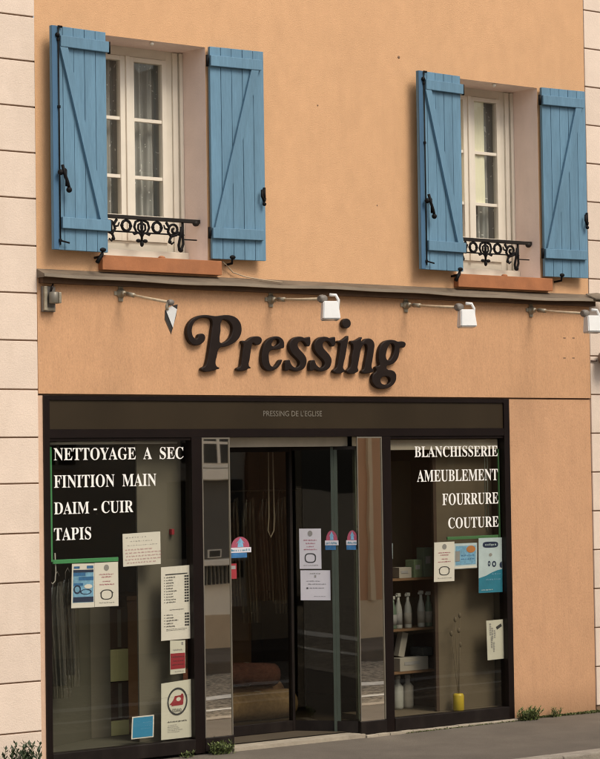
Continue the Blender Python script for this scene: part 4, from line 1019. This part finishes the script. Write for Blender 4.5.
# ------------------------------------------------------------------ things inside the displays
# garments under plastic film
def garment(x0, x1, z0, z1, y, label, m, group='garments in plastic film in the left display'):
    root = empty('garment', ((x0 + x1) / 2, y, z0), label, 'garment', group)
    def sheet(xa, xb, za, zb, yy, amp, fl, mm, nm):
        mb = MB(); nx, nz = 26, 16; vs = []
        for j in range(nz + 1):
            t = j / nz; taper = 1 - 0.45 * max(0, t - 0.8) / 0.2
            vs.append([mb.bm.verts.new(((xa + xb) / 2 + (xb - xa) * (i / nx - 0.5) * taper, yy - 0.05 * math.cos((i / nx - 0.5) * 3) + amp * math.sin(i * fl + j * 0.3) * (1 - 0.6 * t), za + (zb - za) * t - 0.04 * abs(i / nx - 0.5) * (1 if t > 0.9 else 0))) for i in range(nx + 1)])
        for j in range(nz):
            for i in range(nx): mb.bm.faces.new((vs[j][i], vs[j][i + 1], vs[j + 1][i + 1], vs[j + 1][i])).smooth = True
        return mb.build(nm, mm, root)
    sheet(x0, x1, z0 + 0.03, z1, y, 0.016, 1.3, m, 'cloth')
    sheet(x0 - 0.015, x1 + 0.015, z0 - 0.05, z1 + 0.03, y - 0.035, 0.012, 0.9, M['plastic'], 'plastic_cover')
    MB().tube([((x0 + x1) / 2, y, z1), ((x0 + x1) / 2, y, z1 + 0.06), ((x0 + x1) / 2 + 0.02, y, z1 + 0.09), ((x0 + x1) / 2 + 0.035, y, z1 + 0.06)], 0.003, 6).build('hanger_hook', M['knuckle'], root)
garment(-2.06, -1.90, 0.50, 1.20, 0.17, 'dark garment in plastic film hanging at the left edge of the left display', M['cloth'])
garment(-1.93, -1.80, 0.56, 1.22, 0.22, 'second dark garment in plastic film, just right of the outermost one', M['cloth'])
for z0, z1, m, lab in ((0.475, 0.70, 'lime', 'upper pale lime box stacked in the left display'), (0.205, 0.470, 'brown', 'dark brown box between the two lime boxes'), (0.095, 0.20, 'lime', 'lower pale lime box on the floor of the left display'), (0.705, 0.99, 'brown', 'dark brown box on top of the lime boxes in the left display')):
    o = MB().box(-1.266, -1.11, 0.60, 0.76, z0, z1, 0.004).build('display_box', M[m]); recentre(o)
    MB().box(-1.20, -1.17, 0.597, 0.5995, z0 + 0.01, z1 - 0.01).build('tape', M['grey_panel' if m == 'brown' else 'lime'], o); tag(o, lab, 'box', 'boxes stacked in the left display')
o = MB().box(-1.38, -1.27, 0.56, 0.70, 1.07, 1.16, 0.004).build('display_box', M['carton_green']); recentre(o); tag(o, 'small greenish box on the olive panel behind the mask notice', 'box')
MB().box(-1.36, -1.29, 0.5575, 0.5595, 1.09, 1.14).build('box_label', M['carton'], o)
# shelf unit on the right
root = empty('shelf_unit', (1.3, 0.5, 0.09), 'dark wooden shelf unit in the left half of the right display', 'shelf')
for x in (1.02, 1.592): MB().box(x, x + 0.02, 0.36, 0.66, 0.095, 2.0).build('upright', M['brown'], root)
MB().box(1.041, 1.591, 0.645, 0.66, 0.095, 2.0).build('back_panel', M['inside'], root)
for z in (1.085, 0.70, 0.375): MB().box(1.041, 1.591, 0.37, 0.644, z, z + 0.018, 0.002).build('shelf_board', M['shelf'], root)
def bottle(x, y, z, h, r, m, label):
    mb = MB(); mb.lathe([(r * 0.9, 0), (r, 0.01), (r, h * 0.5), (r * 0.85, h * 0.62), (r * 0.42, h * 0.78), (r * 0.36, h * 0.9)], (x, y, z), 12)
    o = mb.build('spray_bottle', M[m]); recentre(o)
    mb = MB(); mb.box(x - r * 0.5, x + r * 0.5, y - r * 0.5, y + r * 0.45, z + h * 0.9, z + h, 0.004); mb.box(x - r * 0.9, x - r * 0.5, y - r * 0.25, y + r * 0.25, z + h * 0.9, z + h * 0.96, 0.002)
    mb.build('trigger_cap', M['bottle'], o)
    mb = MB(); mb.lathe([(r + 0.0006, h * 0.12), (r + 0.0006, h * 0.44)], (x, y, z), 14); mb.build('bottle_label', M[random.choice(['carton', 'ink_grey', 'olive_panel', 'carton'])], o)
    return tag(o, label, 'bottle', 'bottles on the middle shelf of the right display')
for k, (x, h, m, lab) in enumerate(((1.195, 0.25, 'bottle_green', 'greenish bottle at the left end of the middle shelf'), (1.250, 0.27, 'bottle', 'grey white bottle second from the left on the middle shelf'), (1.345, 0.27, 'bottle', 'bright white spray bottle left of the gap on the middle shelf'),
        (1.480, 0.28, 'bottle', 'tall white spray bottle right of the gap on the middle shelf'), (1.555, 0.27, 'bottle_green', 'greenish bottle at the right end of the middle shelf'))):
    bottle(x, 0.42, 0.7185, h, 0.030, m, lab)
def carton(x0, x1, z0, z1, m, lab, tilt=0.0):
    mtx = Matrix.Translation(((x0 + x1) / 2, 0.43, z0)) @ Matrix.Rotation(R(tilt), 4, 'Z')
    w = (x1 - x0) / 2
    o = MB().box(-w, w, -0.045, 0.045, 0, z1 - z0, 0.003, mtx).build('carton', M[m]); recentre(o)
    MB().box(-w * 0.7, w * 0.4, -0.0475, -0.046, (z1 - z0) * 0.45, (z1 - z0) * 0.7, 0, mtx).build('carton_label', M['ink_grey'], o)
    tag(o, lab, 'carton', 'cartons on the shelves of the right display')
carton(1.375, 1.47, 1.104, 1.24, 'carton_green', 'green carton in the middle of the top shelf', 8); carton(1.245, 1.36, 1.104, 1.185, 'carton', 'low pale carton at the left of the top shelf', -6); carton(1.49, 1.58, 1.104, 1.33, 'bottle_green', 'tall dark carton at the right of the top shelf')
carton(1.22, 1.52, 0.394, 0.495, 'carton', 'wide pale carton on the bottom shelf', 3)
mtx = Matrix.Translation((1.29, 0.47, 0.50)) @ Matrix.Rotation(R(14), 4, 'Y')
o = MB().box(-0.03, 0.03, -0.03, 0.03, 0.0, 0.19, 0.003, mtx).build('leaning_folder', M['carton']); recentre(o); tag(o, 'pale folder leaning on the wide carton in the right display', 'folder')
for k, (x, z) in enumerate(((1.30, 0.12), (1.40, 0.12))):
    mb = MB(); mb.lathe([(0.04, 0.0), (0.045, 0.02), (0.045, 0.17), (0.02, 0.20), (0.018, 0.23)], (x, 0.5, 0.095), 12)
    o = mb.build('detergent_bottle', M['carton' if k else 'bottle']); recentre(o)
    mb = MB(); mb.lathe([(0.022, 0.231), (0.022, 0.262)], (x, 0.5, 0.095), 10); mb.build('cap', M['ink_grey'], o)
    tag(o, ('left' if k == 0 else 'right') + ' pale detergent bottle standing on the display floor below the shelves', 'bottle', 'bottles on the display floor')
o = MB().box(1.475, 1.575, 0.40, 0.55, 0.394 + 0.103, 0.56, 0.004).build('folded_cloth', M['cloth']); recentre(o); tag(o, 'dark folded cloth on the right end of the wide carton', 'cloth')
o['category'] = 'cloth'
mb = MB(); mb.lathe([(0.036, 0.0), (0.042, 0.01), (0.042, 0.115), (0.036, 0.13), (0.03, 0.132)], (1.545, 0.078, 0.095), 18); o = mb.build('yellow_vase', M['yellow']); recentre(o); tag(o, 'yellow vase on the floor of the right display', 'vase')
mb = MB()
for k in range(5):
    a_ = rnd(-0.06, 0.06); zt = rnd(0.55, 0.82); mb.tube([(1.545 + rnd(-.015, .015), 0.078, 0.21), (1.54 + a_ * 0.5, 0.08, 0.42), (1.535 + a_, 0.085, zt)], 0.0025, 5)
    mb.ball((1.535 + a_, 0.085, zt), 0.014, (1, 0.7, 1.5), 8)
mb.build('upright_strands', M['tan_panel'], o)  # thin upright strands with small knobs above the vase
root = empty('clothes_rail', (0.8, 1.72, 0.03), 'metal clothes rail standing in the gloom behind the shop door', 'clothes rail')
MB().tube([(0.30, 1.72, 0.03), (0.30, 1.72, 1.78), (1.35, 1.72, 1.78), (1.35, 1.72, 0.03)], 0.012, 8).build('rail', M['knuckle'], root)
for k, (x, wd, zb, mm, lab) in enumerate(((0.40, 0.13, 0.80, 'cloth', 'dark coat, first garment from the left on the rail behind the shop door'), (0.56, 0.14, 0.92, 'rug1', 'brown jacket, second garment on the rail behind the shop door'),
        (0.72, 0.14, 0.78, 'grey_panel', 'grey bagged garment, third on the rail behind the shop door'), (0.88, 0.14, 0.95, 'rug3', 'maroon garment, fourth on the rail behind the shop door'), (1.04, 0.14, 0.84, 'tan_panel', 'tan bagged garment, last on the rail behind the shop door'))):
    garment(x, x + wd, zb, 1.70, 1.72, lab, M[mm], 'garments on the rail inside the shop')
# rugs inside the door
def rolled(x0, x1, y, z, r, m, lab, sag_=0.0):
    mb = MB(); n = 14
    mb.tube([(x0 + (x1 - x0) * i / n, y + 0.02 * math.sin(i), z + r + sag_ * math.sin(i / n * 3.14)) for i in range(n + 1)], r, 14)
    o = mb.build('rolled_rug', M[m]); recentre(o); tag(o, lab, 'rug', 'rugs piled inside the entrance')
    mb = MB()
    for f in (0.25, 0.72): xx = x0 + (x1 - x0) * f; mb.tube([(xx - 0.012, y, z + r + sag_ * .7), (xx + 0.012, y, z + r + sag_ * .7)], r + 0.004, 14)
    mb.build('string', M['carton'], o)
rolled(-0.35, 0.75, 1.15, 0.03, 0.11, 'rug2', 'ochre rolled rug lying at the front of the pile inside the entrance')
rolled(-0.30, 0.80, 1.40, 0.03, 0.14, 'rug1', 'brown rolled rug behind the ochre one inside the entrance')
rolled(-0.25, 0.70, 1.28, 0.26, 0.09, 'rug3', 'maroon rolled rug lying on top of the pile inside the entrance', 0.03)
o = MB().box(-0.25, 0.95, 1.9, 2.4, 0.03, 0.95, 0.01).build('counter', M['shelf']); recentre(o); tag(o, 'dark brown counter standing in the gloom behind the shop door', 'counter')
MB().box(-0.28, 0.98, 1.86, 2.42, 0.952, 0.985, 0.005).build('counter_top', M['shelf'], o)

# ------------------------------------------------------------------ ground
def rough_sheet(x0, x1, y0, y1, nx, ny, z, amp, m, name):
    mb = MB(); vs = [[mb.bm.verts.new((x0 + (x1 - x0) * i / nx, y0 + (y1 - y0) * j / ny, z + amp * math.sin(i * 1.7 + j * 0.9) * math.sin(j * 1.3 - i * .37))) for i in range(nx + 1)] for j in range(ny + 1)]
    for j in range(ny):
        for i in range(nx): mb.bm.faces.new((vs[j][i], vs[j][i + 1], vs[j + 1][i + 1], vs[j + 1][i])).smooth = True
    return structure(mb.build(name, m))
KY = -1.69
rough_sheet(-40, 40, KY, 0.25, 120, 10, -0.012, 0.004, M['pave'], 'pavement')
mb = MB(); x = -14.0
while x < 14:
    w = rnd(0.85, 1.0); mb.box(x, x + w - 0.006, KY - 0.15, KY - 0.001, -0.3, -0.006 + rnd(-0.004, 0.004), 0.012); x += w
structure(mb.build('kerb', M['kerb']))
structure(MB().quad((-160, -160, -0.13), (160, -160, -0.13), (160, 160, -0.13), (-160, 160, -0.13)).build('ground', M['road']))
mb = MB(); mb.quad((-30, -4.15, -0.126), (30, -4.15, -0.126), (30, -3.9, -0.126), (-30, -3.9, -0.126)); mb.quad((-30, -3.25, -0.126), (30, -3.25, -0.126), (30, -3.13, -0.126), (-30, -3.13, -0.126))
structure(mb.build('road_markings', M['line']))
structure(MB().box(-0.5, 40, -7.6, -5.95, -0.3, 0.0, 0.02).build('far_pavement', M['pave']))

# weeds along the foot of the wall
def leafy(name, cx, cy, cz, nst, h, spread, ls, m, label, cat, upright=0.5, per=12, flat=1.0):
    root = empty(name, (cx, cy, cz), label, cat)
    st, lf = MB(), MB()
    for k in range(nst):
        bx, by = cx + rnd(-spread, spread), cy + rnd(-spread, spread) * 0.4 * flat
        hh = h * rnd(0.55, 1.0); lean = (rnd(-1, 1) * h * (1 - upright), -abs(rnd(0, 1)) * h * (1 - upright))
        top = Vector((bx + lean[0], by + lean[1], cz + hh)); base = Vector((bx, by, cz - 0.01)); mid = base.lerp(top, 0.55) + Vector((rnd(-.01, .01), 0, 0.01))
        st.tube([base, mid, top], 0.004 * (h / 0.2) ** 0.5, 5, r1=0.002)
        for j in range(per):
            t = (j + 0.6) / per; p = base.lerp(mid, t / 0.55) if t < 0.55 else mid.lerp(top, (t - 0.55) / 0.45)
            az = j * 2.4 + rnd(-.4, .4); el = rnd(0.2, 1.0) + upright * 0.3
            d = Vector((math.cos(az) * math.cos(el), math.sin(az) * math.cos(el), math.sin(el))); L_ = ls * rnd(0.65, 1.25) * (1.1 - 0.4 * t)
            s_ = d.cross(Vector((0, 0, 1))).normalized() * L_ * rnd(0.2, 0.3); nn = d.cross(s_).normalized() * L_ * 0.08
            lf.quad(p, p + d * L_ * 0.5 + s_ + nn, p + d * L_, p + d * L_ * 0.5 - s_ + nn)
    st.build('stem', M['stem'], root); lf.build('leaves', m, root)
    return root
leafy('shrub', -2.39, -0.10, -0.01, 15, 0.24, 0.15, 0.05, M['leaf_dark'], 'dark green upright leafy shrub at the foot of the left pale block wall', 'plant', 0.85, 18)
leafy('weed', -0.79, -0.07, -0.01, 22, 0.095, 0.085, 0.034, M['leaf'], 'low green weed under the left mirror panel', 'weed', 0.45, 8)
leafy('weed', 2.14, -0.06, -0.01, 40, 0.10, 0.085, 0.032, M['leaf'], 'bushy green weed tuft at the right end of the shopfront', 'weed', 0.5, 9)
leafy('weed', -1.06, -0.05, -0.01, 8, 0.05, 0.05, 0.026, M['leaf'], 'sparse tiny weed under the oval poster', 'weed', 0.4, 6)
leafy('weed', 2.45, -0.04, -0.01, 10, 0.075, 0.05, 0.026, M['leaf'], 'small upright weed in the middle of the foot of the right pier', 'weed', 0.6, 7)
root = empty('moss_strip', (2.65, -0.05, -0.01), 'mossy strip of tiny plants along the foot of the right pier', 'moss')
mb = MB()
for k in range(900):
    x = 2.25 + 0.9 * random.random(); wd = 0.02 + 0.10 * max(0, (x - 2.3) / 0.85)
    y_ = -rnd(0.0, wd); L_ = rnd(0.008, 0.024); az = rnd(0, 6.28); p = Vector((x, y_, -0.012)); d = Vector((math.cos(az) * .6, math.sin(az) * .6, .8)) * L_; s_ = Vector((math.sin(az), -math.cos(az), 0)) * L_ * 0.4
    mb.quad(p, p + d * 0.5 + s_, p + d, p + d * 0.5 - s_)
mb.build('leaves', M['moss'], root)
root = empty('moss_strip', (1.3, -0.05, -0.01), 'thin line of moss along the stone threshold under the right display', 'moss')
mb = MB()
for k in range(500):
    x = 0.9 + 1.2 * random.random(); L_ = rnd(0.005, 0.013); az = rnd(0, 6.28); p = Vector((x, -0.05 - rnd(0, .012), -0.012)); d = Vector((math.cos(az) * .6, math.sin(az) * .6, .8)) * L_; s_ = Vector((math.sin(az), -math.cos(az), 0)) * L_ * 0.5
    mb.quad(p, p + d * 0.5 + s_, p + d, p + d * 0.5 - s_)
mb.build('leaves', M['moss'], root)

# ------------------------------------------------------------------ across the street (seen in the mirrors and glass)
FY = -7.3
root = empty('far_house', (2.6, FY, 0), 'cream house across the street, seen only in the left mirror panel', 'house')
mb = MB(); mb.box(-0.2, 5.55, FY - 6, FY, 0.36, 5.2); mb.build('wall', M['far_cream'], root)
MB().box(-0.2, 5.55, FY - 6, FY + 0.01, -0.1, 0.359).build('wall_base', M['far_beige'], root)
mb = MB(); mb.prism([(-0.4, FY + 0.35, 5.2), (-0.4, FY - 6.3, 5.2), (-0.4, FY - 3, 7.2)], (6.1, 0, 0)); mb.build('roof', M['far_roof'], root)
def far_window(x0, x1, z0, z1, nx, nz):
    f = MB().box(x0 - 0.05, x1 + 0.05, FY + 0.002, FY + 0.03, z0 - 0.05, z1 + 0.05).build('window', M['far_white'], root)
    MB().box(x0, x1, FY + 0.031, FY + 0.036, z0, z1).build('pane', M['far_dark'], f)
    mb = MB()
    for i in range(1, nx): xx = x0 + (x1 - x0) * i / nx; mb.box(xx - 0.016, xx + 0.016, FY + 0.037, FY + 0.05, z0, z1)
    for i in range(1, nz): zz = z0 + (z1 - z0) * i / nz; mb.box(x0, x1, FY + 0.0365, FY + 0.047, zz - 0.014, zz + 0.014)
    mb.build('glazing_bar', M['far_white'], f)
far_window(4.10, 4.94, 2.02, 3.30, 4, 6); far_window(1.9, 2.74, 2.02, 3.30, 4, 6)
MB().box(3.95, 5.1, FY + 0.05, FY + 0.14, 1.83, 1.96, 0.01).build('window_sill', M['far_white'], root)
MB().box(3.9, 5.5, FY + 0.002, FY + 0.03, 0.98, 1.82).build('shutter_panel', M['far_grey'], root)
f = MB().box(4.36, 4.56, FY + 0.031, FY + 0.05, 0.99, 1.08).build('plaque', M['far_white'], root); MB().box(4.375, 4.545, FY + 0.051, FY + 0.055, 1.0, 1.07).build('plaque_face', M['far_dark'], f)
f = MB().box(3.9, 5.5, FY + 0.002, FY + 0.12, 0.90, 0.97, 0.01).build('balustrade', M['far_white'], root)
mb = MB()
for k in range(26): mb.box(3.93 + k * 0.06, 3.955 + k * 0.06, FY + 0.05, FY + 0.08, 0.70, 0.899)
mb.build('balusters', M['far_dark'], f)
root = empty('far_house', (8.5, FY, 0), 'brown rendered house across the street, seen only in the right mirror panel', 'house')
mb = MB(); mb.box(5.56, 11.5, FY - 6, FY + 0.05, 0.42, 5.0); mb.build('wall', M['far_brown'], root)
MB().box(5.56, 11.5, FY - 6, FY + 0.06, -0.1, 0.419).build('wall_base', M['far_beige'], root)
mb = MB(); mb.prism([(5.56, FY + 0.4, 5.0), (5.56, FY - 6.3, 5.0), (5.56, FY - 3, 7.0)], (6.2, 0, 0)); mb.build('roof', M['far_roof'], root)
for x0 in (6.62, 7.9): MB().box(x0, x0 + 0.06, FY + 0.051, FY + 0.10, 0.42, 4.9).build('pilaster', M['far_beige'], root)

# ------------------------------------------------------------------ light
w = bpy.data.worlds.new('World'); scene.world = w; w.use_nodes = True
N, L = w.node_tree.nodes, w.node_tree.links
sky = N.new('ShaderNodeTexSky'); sky.sky_type = 'NISHITA'; sky.sun_disc = False
SUN_EL, SUN_AZ = R(50), R(170)        # azimuth clockwise from +Y
sky.altitude = 0; sky.sun_elevation = SUN_EL; sky.sun_rotation = SUN_AZ
sky.air_density = 1.2; sky.dust_density = 4.0; sky.ozone_density = 0.6
hs = N.new('ShaderNodeHueSaturation'); hs.inputs['Saturation'].default_value = 0.45     # thin bright cloud: a paler sky
L.new(sky.outputs[0], hs.inputs['Color'])
L.new(hs.outputs[0], N['Background'].inputs['Color']); N['Background'].inputs['Strength'].default_value = 0.149
sd = bpy.data.lights.new('sun', 'SUN'); sd.energy = 2.05; sd.angle = R(24); sd.color = (1.0, 0.89, 0.72)
so = bpy.data.objects.new('sun', sd); COL.objects.link(so); so.location = (4, -8, 12)
dirv = Vector((math.sin(SUN_AZ) * math.cos(SUN_EL), math.cos(SUN_AZ) * math.cos(SUN_EL), math.sin(SUN_EL)))
so.rotation_euler = dirv.to_track_quat('Z', 'Y').to_euler()

# ------------------------------------------------------------------ camera
cd = bpy.data.cameras.new('camera'); co = bpy.data.objects.new('camera', cd); COL.objects.link(co)
co.matrix_world = Matrix(((CR.x, CU.x, -CF.x, CC.x), (CR.y, CU.y, -CF.y, CC.y), (CR.z, CU.z, -CF.z, CC.z), (0, 0, 0, 1)))
cd.sensor_fit = 'VERTICAL'; cd.sensor_height = 24.0; cd.lens = 24.0 * CAM['f'] / 759.0
cd.clip_start = 0.1; cd.clip_end = 600
scene.camera = co
scene.view_settings.view_transform = 'Standard'; scene.view_settings.look = 'None'; scene.view_settings.exposure = 0; scene.view_settings.gamma = 1
scene.render.engine = 'CYCLES'
scene.cycles.pixel_filter_type = 'BLACKMAN_HARRIS'; scene.cycles.filter_width = 1.15
scene.cycles.max_bounces = 8; scene.cycles.transparent_max_bounces = 12
